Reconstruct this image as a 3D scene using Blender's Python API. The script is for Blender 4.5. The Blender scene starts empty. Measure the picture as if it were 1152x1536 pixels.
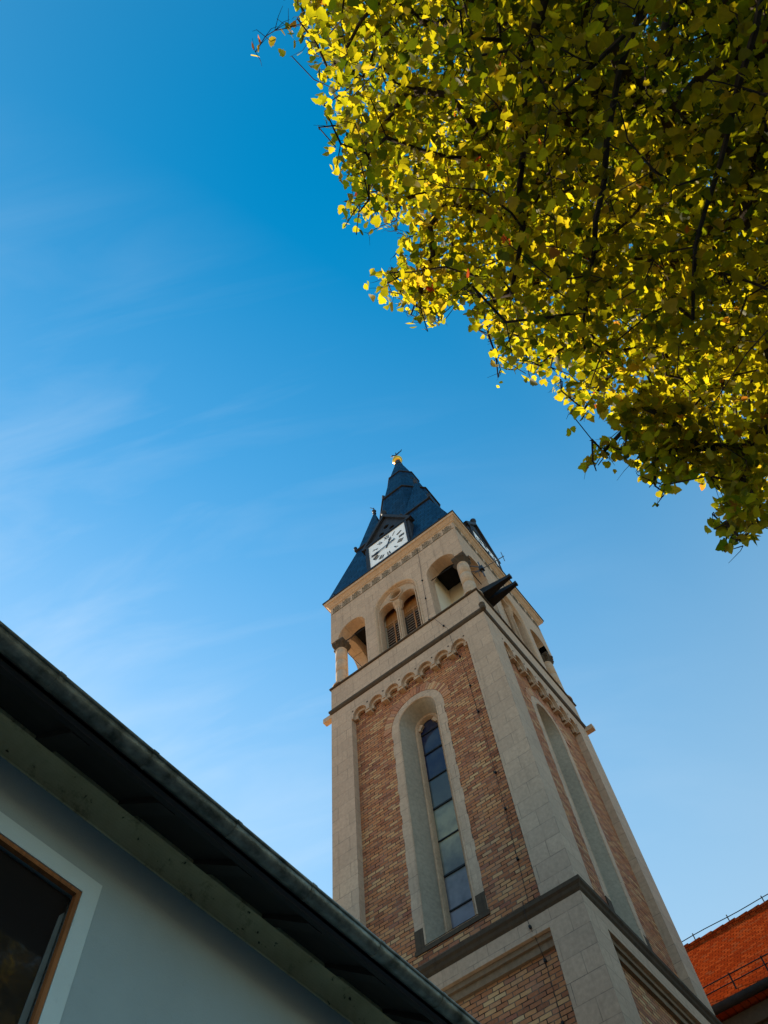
import bpy, bmesh, math, random
import numpy as np
from mathutils import Vector, Matrix
from mathutils.geometry import tessellate_polygon
random.seed(7); rng = np.random.default_rng(11)
scn = bpy.context.scene
col = scn.collection

# ------------------------------------------------------------------ camera
CAM = Vector((-10.80084, -3.64717, 1.6))
RC = ((0.6131261, -0.78737068, -0.06421676), (0.70632261, 0.58278664, -0.40183094), (0.35381457, 0.20101529, 0.91345942))
FPX = 1188.993
cam = bpy.data.cameras.new('camera'); camo = bpy.data.objects.new('camera', cam); col.objects.link(camo)
r, d, f = (Vector(v) for v in RC)
m = Matrix((( r.x, -d.x, -f.x, CAM.x), (r.y, -d.y, -f.y, CAM.y), (r.z, -d.z, -f.z, CAM.z), (0, 0, 0, 1)))
camo.matrix_world = m
cam.sensor_fit = 'VERTICAL'; cam.sensor_height = 36; cam.lens = FPX / 1536 * 36
cam.clip_start = 0.05; cam.clip_end = 3000
scn.camera = camo

# ------------------------------------------------------------------ world, sun, exposure
SUN_AZ, SUN_EL = math.radians(72), math.radians(30)      # azimuth counted from +X towards +Y
w = bpy.data.worlds.new('World'); scn.world = w; w.use_nodes = True
nt = w.node_tree; N = nt.nodes; L = nt.links
for n in list(N): N.remove(n)
out = N.new('ShaderNodeOutputWorld'); bg = N.new('ShaderNodeBackground')
sky = N.new('ShaderNodeTexSky'); sky.sky_type = 'NISHITA'; sky.sun_disc = False
sky.sun_elevation = SUN_EL; sky.sun_rotation = math.pi / 2 - SUN_AZ
sky.air_density = 1.0; sky.dust_density = 0.2; sky.ozone_density = 2.0
hsv = N.new('ShaderNodeHueSaturation'); hsv.inputs['Saturation'].default_value = 1.5; hsv.inputs['Hue'].default_value = 0.480
tc = N.new('ShaderNodeTexCoord'); cbv = N.new('ShaderNodeCombineXYZ')          # faint cirrus drawn out along one compass direction
for ci, (ax, k) in enumerate((((0.424, -0.905, 0.0), 0.9), ((0.905, 0.424, 0.0), 8.0), ((0, 0, 1), 5.0))):
    dt = N.new('ShaderNodeVectorMath'); dt.operation = 'DOT_PRODUCT'; dt.inputs[1].default_value = tuple(a * k for a in ax)
    L.new(tc.outputs['Generated'], dt.inputs[0]); L.new(dt.outputs['Value'], cbv.inputs[ci])
nz = N.new('ShaderNodeTexNoise'); nz.inputs['Scale'].default_value = 1.6; nz.inputs['Detail'].default_value = 7; nz.inputs['Roughness'].default_value = 0.55
nz.inputs['Distortion'].default_value = 0.5
rp = N.new('ShaderNodeValToRGB'); rp.color_ramp.elements[0].position = 0.44; rp.color_ramp.elements[1].position = 0.8
rp.color_ramp.elements[1].color = (0.27, 0.27, 0.27, 1)
mx = N.new('ShaderNodeMix'); mx.data_type = 'RGBA'; mx.inputs[7].default_value = (3.2, 3.6, 3.9, 1)
L.new(sky.outputs[0], hsv.inputs['Color']); L.new(cbv.outputs[0], nz.inputs['Vector'])
L.new(nz.outputs['Fac'], rp.inputs[0]); sz_ = N.new('ShaderNodeSeparateXYZ'); L.new(tc.outputs['Generated'], sz_.inputs[0])      # paler air lower down, cut back near the horizon to light walls bluer
hz = N.new('ShaderNodeValToRGB'); L.new(sz_.outputs[2], hz.inputs[0]); cr = hz.color_ramp
cr.elements.new(0.56); cr.elements.new(0.76); cr.elements.new(0.93)
for e, (p, v) in zip(cr.elements, ((0.30, 0.36), (0.56, 0.56), (0.76, 0.30), (0.93, 0.06), (1.0, 0.0))):
    e.position = p; e.color = (v, v, v, 1)
dl = N.new('ShaderNodeVectorMath'); dl.operation = 'DOT_PRODUCT'; dl.inputs[1].default_value = (0.30, 0.85, 0.30); L.new(tc.outputs['Generated'], dl.inputs[0])
lr = N.new('ShaderNodeMapRange'); lr.inputs['From Min'].default_value = 0.38; lr.inputs['From Max'].default_value = 0.86; L.new(dl.outputs['Value'], lr.inputs['Value'])
cm = N.new('ShaderNodeMath'); cm.operation = 'MULTIPLY'; L.new(rp.outputs[0], cm.inputs[0]); L.new(lr.outputs[0], cm.inputs[1])
c2 = N.new('ShaderNodeMath'); c2.operation = 'MULTIPLY_ADD'; L.new(lr.outputs[0], c2.inputs[0]); c2.inputs[1].default_value = 0.09; L.new(cm.outputs[0], c2.inputs[2]); L.new(c2.outputs[0], mx.inputs[0])
hm = N.new('ShaderNodeMix'); hm.data_type = 'RGBA'; hm.inputs[7].default_value = (2.3, 2.7, 2.85, 1)
L.new(hz.outputs[0], hm.inputs[0]); L.new(hsv.outputs[0], hm.inputs[6]); L.new(hm.outputs[2], mx.inputs[6])
L.new(mx.outputs[2], bg.inputs['Color']); bg.inputs['Strength'].default_value = 0.15
L.new(bg.outputs[0], out.inputs[0])
sun = bpy.data.lights.new('sun', 'SUN'); sun.energy = 5.0; sun.angle = math.radians(0.53); sun.color = (1.0, 0.86, 0.62)
suno = bpy.data.objects.new('sun', sun); col.objects.link(suno)
sd = Vector((math.cos(SUN_EL) * math.cos(SUN_AZ), math.cos(SUN_EL) * math.sin(SUN_AZ), math.sin(SUN_EL)))
suno.rotation_euler = sd.to_track_quat('Z', 'Y').to_euler(); suno.location = (0, 40, 40)
scn.view_settings.view_transform = 'Standard'; scn.view_settings.look = 'None'
scn.view_settings.exposure = 0.85; scn.view_settings.gamma = 1
scn.cycles.max_bounces = 10; scn.cycles.diffuse_bounces = 6; scn.cycles.transmission_bounces = 6

# ------------------------------------------------------------------ materials
def newmat(name):
    m = bpy.data.materials.new(name); m.use_nodes = True
    nt = m.node_tree; b = nt.nodes['Principled BSDF']; return m, nt, b
def node(nt, t, **kw):
    n = nt.nodes.new(t)
    for k, v in kw.items(): setattr(n, k, v)
    return n
def ramp(nt, fac, stops, interp='LINEAR'):
    n = nt.nodes.new('ShaderNodeValToRGB'); cr = n.color_ramp; cr.interpolation = interp
    while len(cr.elements) < len(stops): cr.elements.new(0.5)
    for e, (p, c) in zip(cr.elements, stops):
        e.position = p; e.color = (*c, 1) if len(c) == 3 else c
    nt.links.new(fac, n.inputs[0]); return n.outputs[0]
def noise(nt, vec, scale, detail=5, rough=0.55, dist=0):
    n = nt.nodes.new('ShaderNodeTexNoise'); n.inputs['Scale'].default_value = scale; n.inputs['Detail'].default_value = detail
    n.inputs['Roughness'].default_value = rough; n.inputs['Distortion'].default_value = dist
    if vec is not None: nt.links.new(vec, n.inputs['Vector'])
    return n.outputs['Fac']
def mixc(nt, fac, a, b, mode='MIX'):
    n = nt.nodes.new('ShaderNodeMix'); n.data_type = 'RGBA'; n.blend_type = mode
    for i, v in ((0, fac), (6, a), (7, b)):
        if isinstance(v, (int, float)): n.inputs[i].default_value = v
        elif isinstance(v, tuple): n.inputs[i].default_value = (*v, 1)
        else: nt.links.new(v, n.inputs[i])
    return n.outputs[2]
def mth(nt, op, a, b=None):
    n = nt.nodes.new('ShaderNodeMath'); n.operation = op
    for i, v in ((0, a), (1, b)):
        if v is None: continue
        if isinstance(v, (int, float)): n.inputs[i].default_value = v
        else: nt.links.new(v, n.inputs[i])
    return n.outputs[0]
def bump(nt, b, h, strength, dist=0.02):
    n = nt.nodes.new('ShaderNodeBump'); n.inputs['Strength'].default_value = strength; n.inputs['Distance'].default_value = dist
    nt.links.new(h, n.inputs['Height']); nt.links.new(n.outputs[0], b.inputs['Normal'])
def objco(nt):
    return nt.nodes.new('ShaderNodeTexCoord').outputs['Object']
def facemap(nt, zs=1.0):
    """(along the wall, height) coordinates for axis-aligned walls, from object position and normal."""
    co = objco(nt); g = nt.nodes.new('ShaderNodeNewGeometry')
    s = nt.nodes.new('ShaderNodeSeparateXYZ'); nt.links.new(co, s.inputs[0])
    sn = nt.nodes.new('ShaderNodeSeparateXYZ'); nt.links.new(g.outputs['True Normal'], sn.inputs[0])
    ax = mth(nt, 'ABSOLUTE', sn.outputs[0]); ay = mth(nt, 'ABSOLUTE', sn.outputs[1])
    c = mth(nt, 'GREATER_THAN', ax, ay)
    mm = nt.nodes.new('ShaderNodeMix'); nt.links.new(c, mm.inputs[0]); nt.links.new(s.outputs[0], mm.inputs[2]); nt.links.new(s.outputs[1], mm.inputs[3])
    z = mth(nt, 'MULTIPLY', s.outputs[2], zs)
    cb = nt.nodes.new('ShaderNodeCombineXYZ'); nt.links.new(mm.outputs[0], cb.inputs[0]); nt.links.new(z, cb.inputs[1])
    return cb.outputs[0], co
def bricktex(nt, vec, bw, rh, mortar, smooth=0.1, offset=0.5):
    n = nt.nodes.new('ShaderNodeTexBrick'); n.offset = offset; n.squash = 1
    n.inputs['Color1'].default_value = (0, 0, 0, 1); n.inputs['Color2'].default_value = (1, 1, 1, 1); n.inputs['Mortar'].default_value = (0.5, 0.5, 0.5, 1)
    n.inputs['Scale'].default_value = 1; n.inputs['Mortar Size'].default_value = mortar; n.inputs['Mortar Smooth'].default_value = smooth
    n.inputs['Brick Width'].default_value = bw; n.inputs['Row Height'].default_value = rh; n.inputs['Bias'].default_value = 0
    nt.links.new(vec, n.inputs['Vector']); return n.outputs['Color'], n.outputs['Fac']

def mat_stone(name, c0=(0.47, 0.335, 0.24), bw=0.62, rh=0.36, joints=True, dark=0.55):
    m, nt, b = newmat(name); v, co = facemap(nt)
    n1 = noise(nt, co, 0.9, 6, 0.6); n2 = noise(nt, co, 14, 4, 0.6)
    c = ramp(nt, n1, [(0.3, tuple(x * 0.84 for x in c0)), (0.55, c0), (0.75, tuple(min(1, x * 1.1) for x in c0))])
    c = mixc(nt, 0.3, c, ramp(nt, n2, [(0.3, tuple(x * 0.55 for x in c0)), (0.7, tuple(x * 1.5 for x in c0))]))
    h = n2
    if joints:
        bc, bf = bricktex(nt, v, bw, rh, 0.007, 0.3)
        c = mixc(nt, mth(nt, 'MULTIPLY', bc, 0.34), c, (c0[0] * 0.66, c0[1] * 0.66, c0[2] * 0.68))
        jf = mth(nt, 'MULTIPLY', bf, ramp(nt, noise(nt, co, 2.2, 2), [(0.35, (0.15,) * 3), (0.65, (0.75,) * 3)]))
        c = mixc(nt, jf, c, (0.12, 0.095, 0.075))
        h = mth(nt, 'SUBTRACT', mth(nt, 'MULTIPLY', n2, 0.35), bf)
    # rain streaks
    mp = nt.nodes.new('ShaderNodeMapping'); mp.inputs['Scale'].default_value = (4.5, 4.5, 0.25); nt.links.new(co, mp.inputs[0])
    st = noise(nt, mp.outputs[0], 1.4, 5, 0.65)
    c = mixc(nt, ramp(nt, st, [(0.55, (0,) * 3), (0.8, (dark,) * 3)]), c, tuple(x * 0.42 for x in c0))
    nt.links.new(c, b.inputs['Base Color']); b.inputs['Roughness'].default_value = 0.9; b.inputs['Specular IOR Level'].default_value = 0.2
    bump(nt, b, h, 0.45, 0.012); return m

BR_STOPS = [(0.0, (0.221, 0.065, 0.029)), (0.16, (0.332, 0.105, 0.044)), (0.34, (0.412, 0.141, 0.053)), (0.5, (0.496, 0.209, 0.082)), (0.64, (0.366, 0.127, 0.067)), (0.78, (0.525, 0.257, 0.107)), (0.9, (0.552, 0.326, 0.155)), (1.0, (0.261, 0.075, 0.048))]
def mat_brick(name, pale=False):
    m, nt, b = newmat(name); v, co = facemap(nt)
    # a little waviness so the courses are not ruled lines
    nn = nt.nodes.new('ShaderNodeTexNoise'); nn.inputs['Scale'].default_value = 3.5; nn.inputs['Detail'].default_value = 3; nt.links.new(co, nn.inputs['Vector'])
    vm = nt.nodes.new('ShaderNodeVectorMath'); vm.operation = 'MULTIPLY_ADD'; vm.inputs[1].default_value = (0.03, 0.018, 0); nt.links.new(nn.outputs['Color'], vm.inputs[0]); nt.links.new(v, vm.inputs[2])
    bc, bf = bricktex(nt, vm.outputs[0], 0.225, 0.08, 0.009, 0.2)
    stops = BR_STOPS
    if pale: stops = [(p, (c[0] * 1.05, c[1] * 1.2, c[2] * 1.3)) for p, c in BR_STOPS]
    c = ramp(nt, bc, stops)
    pch = noise(nt, co, 0.7, 4, 0.6)
    c = mixc(nt, ramp(nt, pch, [(0.48, (0,) * 3), (0.75, (0.42,) * 3)]), c, (0.46, 0.15, 0.045))
    c = mixc(nt, ramp(nt, noise(nt, co, 1.7, 5), [(0.55, (0,) * 3), (0.8, (0.4,) * 3)]), c, (0.21, 0.13, 0.11))
    c = mixc(nt, 0.14, c, ramp(nt, noise(nt, co, 26, 4, 0.7), [(0.3, (0.08, 0.04, 0.03)), (0.7, (0.6, 0.42, 0.3))]))
    mort = ramp(nt, noise(nt, co, 5, 3), [(0.38, (0.03, 0.02, 0.016)), (0.62, (0.17, 0.12, 0.09))])
    c = mixc(nt, bf, c, mort)
    nt.links.new(c, b.inputs['Base Color']); b.inputs['Roughness'].default_value = 0.92; b.inputs['Specular IOR Level'].default_value = 0.15
    h = mth(nt, 'SUBTRACT', mth(nt, 'MULTIPLY', noise(nt, co, 30, 3), 0.4), bf)
    h = mth(nt, 'ADD', h, mth(nt, 'MULTIPLY', bc, 0.25))
    bump(nt, b, h, 0.8, 0.015); return m
def mat_voussoir(name):
    m, nt, b = newmat(name); g = nt.nodes.new('ShaderNodeNewGeometry')
    c = ramp(nt, g.outputs['Random Per Island'], BR_STOPS); co = objco(nt)
    c = mixc(nt, 0.25, c, ramp(nt, noise(nt, co, 26, 4, 0.7), [(0.3, (0.08, 0.04, 0.03)), (0.7, (0.6, 0.42, 0.3))]))
    nt.links.new(c, b.inputs['Base Color']); b.inputs['Roughness'].default_value = 0.92; return m
def mat_plain(name, c, rough=0.7, metal=0, var=0.25, scale=6, spec=0.3, bumps=0.15, c2=None):
    m, nt, b = newmat(name); co = objco(nt)
    n = noise(nt, co, scale, 5, 0.6)
    lo = tuple(x * (1 - var) for x in c); hi = c2 or tuple(min(1, x * (1 + var)) for x in c)
    cc = ramp(nt, n, [(0.3, lo), (0.7, hi)])
    nt.links.new(cc, b.inputs['Base Color']); b.inputs['Roughness'].default_value = rough; b.inputs['Metallic'].default_value = metal
    b.inputs['Specular IOR Level'].default_value = spec
    if bumps: bump(nt, b, noise(nt, co, scale * 5, 4), bumps, 0.01)
    return m
def mat_slate(name):
    m, nt, b = newmat(name); v, co = facemap(nt, 1.03)
    bc, bf = bricktex(nt, v, 0.36, 0.30, 0.018, 0.4)
    c = ramp(nt, bc, [(0, (0.003, 0.017, 0.048)), (0.5, (0.005, 0.027, 0.070)), (1, (0.008, 0.038, 0.092))])
    mp = nt.nodes.new('ShaderNodeMapping'); mp.inputs['Scale'].default_value = (5, 5, 0.3); nt.links.new(co, mp.inputs[0])
    st = noise(nt, mp.outputs[0], 1.3, 4, 0.6)
    c = mixc(nt, ramp(nt, st, [(0.55, (0,) * 3), (0.82, (0.6,) * 3)]), c, (0.02, 0.08, 0.15))
    c = mixc(nt, ramp(nt, noise(nt, co, 1.1, 4), [(0.5, (0,) * 3), (0.75, (0.6,) * 3)]), c, (0.012, 0.022, 0.04))
    c = mixc(nt, mth(nt, 'MULTIPLY', bf, 0.9), c, (0.002, 0.005, 0.012))
    nt.links.new(c, b.inputs['Base Color']); b.inputs['Roughness'].default_value = 0.5; b.inputs['Specular IOR Level'].default_value = 0.06
    bump(nt, b, mth(nt, 'SUBTRACT', mth(nt, 'MULTIPLY', bc, 0.4), bf), 0.5, 0.015); return m
def mat_tile(name):
    m, nt, b = newmat(name); co = objco(nt)
    s = nt.nodes.new('ShaderNodeSeparateXYZ'); nt.links.new(co, s.inputs[0])
    cb = nt.nodes.new('ShaderNodeCombineXYZ'); nt.links.new(s.outputs[1], cb.inputs[0]); nt.links.new(mth(nt, 'MULTIPLY', s.outputs[2], 1.4), cb.inputs[1])
    nn = nt.nodes.new('ShaderNodeTexNoise'); nn.inputs['Scale'].default_value = 4; nt.links.new(co, nn.inputs['Vector'])
    vm = nt.nodes.new('ShaderNodeVectorMath'); vm.operation = 'MULTIPLY_ADD'; vm.inputs[1].default_value = (0.03, 0.03, 0); nt.links.new(nn.outputs['Color'], vm.inputs[0]); nt.links.new(cb.outputs[0], vm.inputs[2])
    bc, bf = bricktex(nt, vm.outputs[0], 0.17, 0.16, 0.012, 0.5)
    c = ramp(nt, bc, [(0, (0.20, 0.024, 0.005)), (0.5, (0.26, 0.034, 0.006)), (0.85, (0.32, 0.052, 0.011)), (1, (0.20, 0.045, 0.016))])
    c = mixc(nt, ramp(nt, noise(nt, co, 1.1, 5), [(0.5, (0,) * 3), (0.75, (0.45,) * 3)]), c, (0.13, 0.022, 0.009))
    c = mixc(nt, mth(nt, 'MULTIPLY', bf, 0.6), c, (0.07, 0.012, 0.006))
    nt.links.new(c, b.inputs['Base Color']); b.inputs['Roughness'].default_value = 0.9; b.inputs['Specular IOR Level'].default_value = 0.0
    fr = mth(nt, 'FRACT', mth(nt, 'DIVIDE', mth(nt, 'MULTIPLY', s.outputs[2], 1.4), 0.16))
    bump(nt, b, mth(nt, 'SUBTRACT', mth(nt, 'ADD', mth(nt, 'MULTIPLY', bc, 0.5), mth(nt, 'MULTIPLY', fr, -0.9)), bf), 0.9, 0.03); return m
def mat_plaster(name, c, var=0.08):
    m, nt, b = newmat(name); co = objco(nt)
    c1 = ramp(nt, noise(nt, co, 1.2, 6, 0.6), [(0.3, tuple(x * (1 - var) for x in c)), (0.7, tuple(x * (1 + var) for x in c))])
    c1 = mixc(nt, ramp(nt, noise(nt, co, 9, 5, 0.7), [(0.62, (0,) * 3), (0.78, (0.35,) * 3)]), c1, tuple(x * 0.6 for x in c))
    nt.links.new(c1, b.inputs['Base Color']); b.inputs['Roughness'].default_value = 0.95; b.inputs['Specular IOR Level'].default_value = 0.1
    bump(nt, b, noise(nt, co, 90, 4, 0.7), 0.35, 0.006); return m
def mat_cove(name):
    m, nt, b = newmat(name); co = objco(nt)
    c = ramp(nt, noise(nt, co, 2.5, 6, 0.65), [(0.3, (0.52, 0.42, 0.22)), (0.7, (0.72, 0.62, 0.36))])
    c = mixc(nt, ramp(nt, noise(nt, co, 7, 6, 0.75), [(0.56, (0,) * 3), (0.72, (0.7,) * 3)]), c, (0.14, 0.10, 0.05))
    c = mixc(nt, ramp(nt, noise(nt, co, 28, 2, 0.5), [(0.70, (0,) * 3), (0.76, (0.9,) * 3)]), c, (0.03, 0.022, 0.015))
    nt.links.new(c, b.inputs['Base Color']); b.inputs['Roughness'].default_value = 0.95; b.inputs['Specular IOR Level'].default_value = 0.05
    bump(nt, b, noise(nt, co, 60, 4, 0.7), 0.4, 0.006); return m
def mat_glass(name, tint=(0.05, 0.06, 0.075), rough=0.06, patches=True):
    m, nt, b = newmat(name); co = objco(nt)
    if patches:
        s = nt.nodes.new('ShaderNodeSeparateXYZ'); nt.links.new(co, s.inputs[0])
        c = ramp(nt, mth(nt, 'DIVIDE', s.outputs[2], 20.0), [(0.60, (0.17, 0.17, 0.21)), (0.648, (0.18, 0.18, 0.20)), (0.652, (0.10, 0.11, 0.11)), (0.69, (0.26, 0.26, 0.19)), (0.697, (0.30, 0.29, 0.19)), (0.74, (0.22, 0.24, 0.18)), (0.744, (0.08, 0.10, 0.10)), (0.787, (0.05, 0.07, 0.08)), (0.79, (0.01, 0.015, 0.05)), (1, (0.008, 0.012, 0.04))])  # pane colours by height; the dark blue top paints in reflected deep sky
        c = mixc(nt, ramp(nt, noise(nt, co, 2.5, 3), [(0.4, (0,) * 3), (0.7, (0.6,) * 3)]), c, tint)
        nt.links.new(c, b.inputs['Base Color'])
    else: b.inputs['Base Color'].default_value = (*tint, 1)
    b.inputs['Roughness'].default_value = rough; b.inputs['Specular IOR Level'].default_value = 0.3
    bump(nt, b, noise(nt, co, 3, 3), 0.12, 0.02); return m
def mat_wood(name, c, scale=(30, 30, 3)):
    m, nt, b = newmat(name); co = objco(nt)
    mp = nt.nodes.new('ShaderNodeMapping'); mp.inputs['Scale'].default_value = scale; nt.links.new(co, mp.inputs[0])
    cc = ramp(nt, noise(nt, mp.outputs[0], 1, 6, 0.65, 0.6), [(0.3, tuple(x * 0.5 for x in c)), (0.7, tuple(x * 1.25 for x in c))])
    nt.links.new(cc, b.inputs['Base Color']); b.inputs['Roughness'].default_value = 0.7; return m
def mat_leaf(name):
    m, nt, b = newmat(name); nt.nodes.remove(b); o = nt.nodes['Material Output']
    g = nt.nodes.new('ShaderNodeNewGeometry'); at = node(nt, 'ShaderNodeAttribute', attribute_name='tint')
    f0 = at.outputs['Fac']
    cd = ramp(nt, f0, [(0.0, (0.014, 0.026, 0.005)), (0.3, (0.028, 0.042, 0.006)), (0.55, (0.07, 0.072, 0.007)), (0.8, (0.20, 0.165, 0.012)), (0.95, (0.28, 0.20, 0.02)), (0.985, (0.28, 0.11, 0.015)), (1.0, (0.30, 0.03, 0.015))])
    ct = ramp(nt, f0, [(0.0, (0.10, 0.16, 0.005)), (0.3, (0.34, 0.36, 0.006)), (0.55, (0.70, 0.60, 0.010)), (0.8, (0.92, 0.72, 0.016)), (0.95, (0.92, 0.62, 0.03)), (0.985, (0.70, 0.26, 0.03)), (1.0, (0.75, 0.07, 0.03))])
    co = objco(nt); nv = noise(nt, co, 45, 3)
    cd = mixc(nt, 0.35, cd, ramp(nt, nv, [(0.35, (0.5,) * 3), (0.65, (1.0,) * 3)]), 'MULTIPLY')
    ct = mixc(nt, 0.35, ct, ramp(nt, nv, [(0.35, (0.5,) * 3), (0.65, (1.0,) * 3)]), 'MULTIPLY')
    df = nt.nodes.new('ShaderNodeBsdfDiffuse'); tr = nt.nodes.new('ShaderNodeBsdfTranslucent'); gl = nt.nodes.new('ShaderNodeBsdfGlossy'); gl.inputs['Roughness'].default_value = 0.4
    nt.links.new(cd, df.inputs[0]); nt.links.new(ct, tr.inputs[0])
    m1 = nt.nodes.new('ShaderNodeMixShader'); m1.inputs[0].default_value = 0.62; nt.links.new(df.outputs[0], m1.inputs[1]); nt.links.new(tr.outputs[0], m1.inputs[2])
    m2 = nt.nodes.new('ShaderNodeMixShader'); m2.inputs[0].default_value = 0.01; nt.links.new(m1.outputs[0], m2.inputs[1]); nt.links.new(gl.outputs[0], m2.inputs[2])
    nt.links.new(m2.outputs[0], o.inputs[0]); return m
def mat_ground(name):
    m, nt, b = newmat(name); co = objco(nt)
    bc, bf = bricktex(nt, co, 0.6, 0.4, 0.01)
    c = ramp(nt, bc, [(0, (0.52, 0.33, 0.15)), (1, (0.64, 0.43, 0.20))])
    c = mixc(nt, ramp(nt, noise(nt, co, 0.6, 6), [(0.4, (0,) * 3), (0.7, (0.5,) * 3)]), c, (0.58, 0.37, 0.17))
    c = mixc(nt, bf, c, (0.15, 0.13, 0.1))
    nt.links.new(c, b.inputs['Base Color']); b.inputs['Roughness'].default_value = 0.95; return m

M_STONE = mat_stone('ashlar_stone'); M_TRIM = mat_stone('carved_stone', (0.45, 0.315, 0.215), joints=False)
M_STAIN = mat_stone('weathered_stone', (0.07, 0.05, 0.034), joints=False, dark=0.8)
M_MOULD = mat_stone('brown_stone', (0.21, 0.145, 0.095), joints=False, dark=0.7)
M_NICHE = mat_stone('niche_stone', (0.30, 0.255, 0.20), joints=False, dark=0.3)  # darker, greyer copy of the stone paints the shade of the niche reveals
M_BRICK = mat_brick('brick'); M_BRICK2 = mat_brick('pale_brick', True); M_VOUS = mat_voussoir('arch_brick')
M_SLATE = mat_slate('blue_slate'); M_LEAD = mat_plain('dark_lead', (0.018, 0.018, 0.022), 0.6, 0.0, 0.4)
M_IRON = mat_plain('black_iron', (0.012, 0.011, 0.011), 0.55, 0.3)
M_FRZ = mat_plain('frieze_paint', (0.15, 0.115, 0.075), 0.9)
M_GOLD = mat_plain('gilding', (0.75, 0.42, 0.06), 0.28, 1.0, 0.15, 8, 0.5, 0.05)
M_DIAL = mat_plain('clock_white', (0.88, 0.88, 0.88), 0.4, 0, 0.02, 3, 0.4, 0.0)
M_BLACK = mat_plain('clock_black', (0.012, 0.012, 0.014), 0.5, 0, 0.2)
M_LOUV = mat_wood('louvre_wood', (0.40, 0.26, 0.18), (3, 3, 30)); M_LOUVB = mat_wood('louvre_board', (0.36, 0.15, 0.035))
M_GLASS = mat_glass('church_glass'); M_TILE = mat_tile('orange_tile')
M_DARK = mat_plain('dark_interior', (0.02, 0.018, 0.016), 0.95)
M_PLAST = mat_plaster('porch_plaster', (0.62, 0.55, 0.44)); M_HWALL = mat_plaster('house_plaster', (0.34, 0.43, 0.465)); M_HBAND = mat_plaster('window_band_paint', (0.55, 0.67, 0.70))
M_COVE = mat_cove('cove_plaster')
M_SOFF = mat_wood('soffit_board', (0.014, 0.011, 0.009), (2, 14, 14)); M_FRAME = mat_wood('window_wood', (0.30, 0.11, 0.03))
M_GUTT = mat_plain('zinc_gutter', (0.085, 0.095, 0.08), 0.4, 0.55, 0.5, 11, 0.4, 0.25, (0.24, 0.25, 0.22))
M_HGLASS = mat_glass('house_glass', (0.018, 0.016, 0.016), 0.05, False)
M_BARK = mat_plain('bark', (0.055, 0.042, 0.032), 0.95, 0, 0.45, 12, 0.1, 0.6); M_LEAF = mat_leaf('autumn_leaf')
M_GROUND = mat_ground('paving'); M_ALU = mat_plain('aluminium', (0.10, 0.10, 0.11), 0.45, 0.6)

# ------------------------------------------------------------------ mesh helpers
WLOC = {}
class MB:
    def __init__(s): s.v = []; s.f = []; s.sm = []
    def add(s, vs, fs, smooth=False):
        n = len(s.v); s.v += [tuple(v) for v in vs]; s.f += [tuple(i + n for i in q) for q in fs]; s.sm += [smooth] * len(fs)
    def hexa(s, p): s.add(p, [(0, 1, 2, 3), (4, 7, 6, 5), (0, 4, 5, 1), (1, 5, 6, 2), (2, 6, 7, 3), (3, 7, 4, 0)])
    def box(s, x0, x1, y0, y1, z0, z1, T=None):
        p = [(x0, y0, z0), (x1, y0, z0), (x1, y1, z0), (x0, y1, z0), (x0, y0, z1), (x1, y0, z1), (x1, y1, z1), (x0, y1, z1)]
        s.hexa([T(*q) for q in p] if T else p)
    def plate(s, loops, d0, d1, T):
        """flat plate in (s,z) with holes, between depths d0 (front) and d1 (back)"""
        pls = [[Vector((a, b, 0)) for a, b in lp] for lp in loops]
        tris = tessellate_polygon(pls); flat = [q for lp in loops for q in lp]; n = len(flat)
        vs = [T(a, d0, b) for a, b in flat] + [T(a, d1, b) for a, b in flat]
        fs = [tuple(t) for t in tris] + [tuple(i + n for i in reversed(t)) for t in tris]
        k = 0
        for lp in loops:
            c = len(lp)
            for i in range(c): fs.append((k + i, k + (i + 1) % c, n + k + (i + 1) % c, n + k + i))
            k += c
        s.add(vs, fs)
    def loft(s, rings, closed=True, cap0=False, cap1=False, smooth=False):
        n = len(rings[0]); vs = [p for r in rings for p in r]; fs = []
        for k in range(len(rings) - 1):
            for i in range(n if closed else n - 1):
                j = (i + 1) % n; fs.append((k * n + i, k * n + j, (k + 1) * n + j, (k + 1) * n + i))
        s.add(vs, fs, smooth)
        if cap0: s.add(rings[0], [tuple(range(n))])
        if cap1: s.add(rings[-1], [tuple(range(n))])
    def tube(s, pts, rad, n=6, cap=True):
        pts = [Vector(p) for p in pts]; rs = rad if isinstance(rad, (list, tuple)) else [rad] * len(pts); rings = []
        for i, p in enumerate(pts):
            t = (pts[min(i + 1, len(pts) - 1)] - pts[max(i - 1, 0)]).normalized()
            a = t.orthogonal().normalized() if i == 0 else (pa - t * pa.dot(t)).normalized()
            pa = a; b = t.cross(a)
            rings.append([p + (a * math.cos(2 * math.pi * k / n) + b * math.sin(2 * math.pi * k / n)) * rs[i] for k in range(n)])
        s.loft(rings, True, cap, cap, n > 5)
    def lathe(s, cx, cy, prof, n=16, smooth=True, rot=0, sq=None):
        rings = []
        for r_, z in prof: rings.append([(cx + r_ * math.cos(rot + 2 * math.pi * k / n), cy + r_ * math.sin(rot + 2 * math.pi * k / n), z) for k in range(n)])
        s.loft(rings, True, True, True, smooth)
    def build(s, name, mat, parent=None, recalc=True):
        me = bpy.data.meshes.new(name); me.from_pydata(s.v, [], s.f); me.update()
        me.polygons.foreach_set('use_smooth', s.sm)
        if recalc:
            bm = bmesh.new(); bm.from_mesh(me); bmesh.ops.recalc_face_normals(bm, faces=bm.faces); bm.to_mesh(me); bm.free()
        me.materials.append(mat)
        o = bpy.data.objects.new(name, me); col.objects.link(o)
        if parent is not None:
            o.parent = parent; o.location = -WLOC[parent.name]
        WLOC[o.name] = Vector((0, 0, 0)); return o
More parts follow.
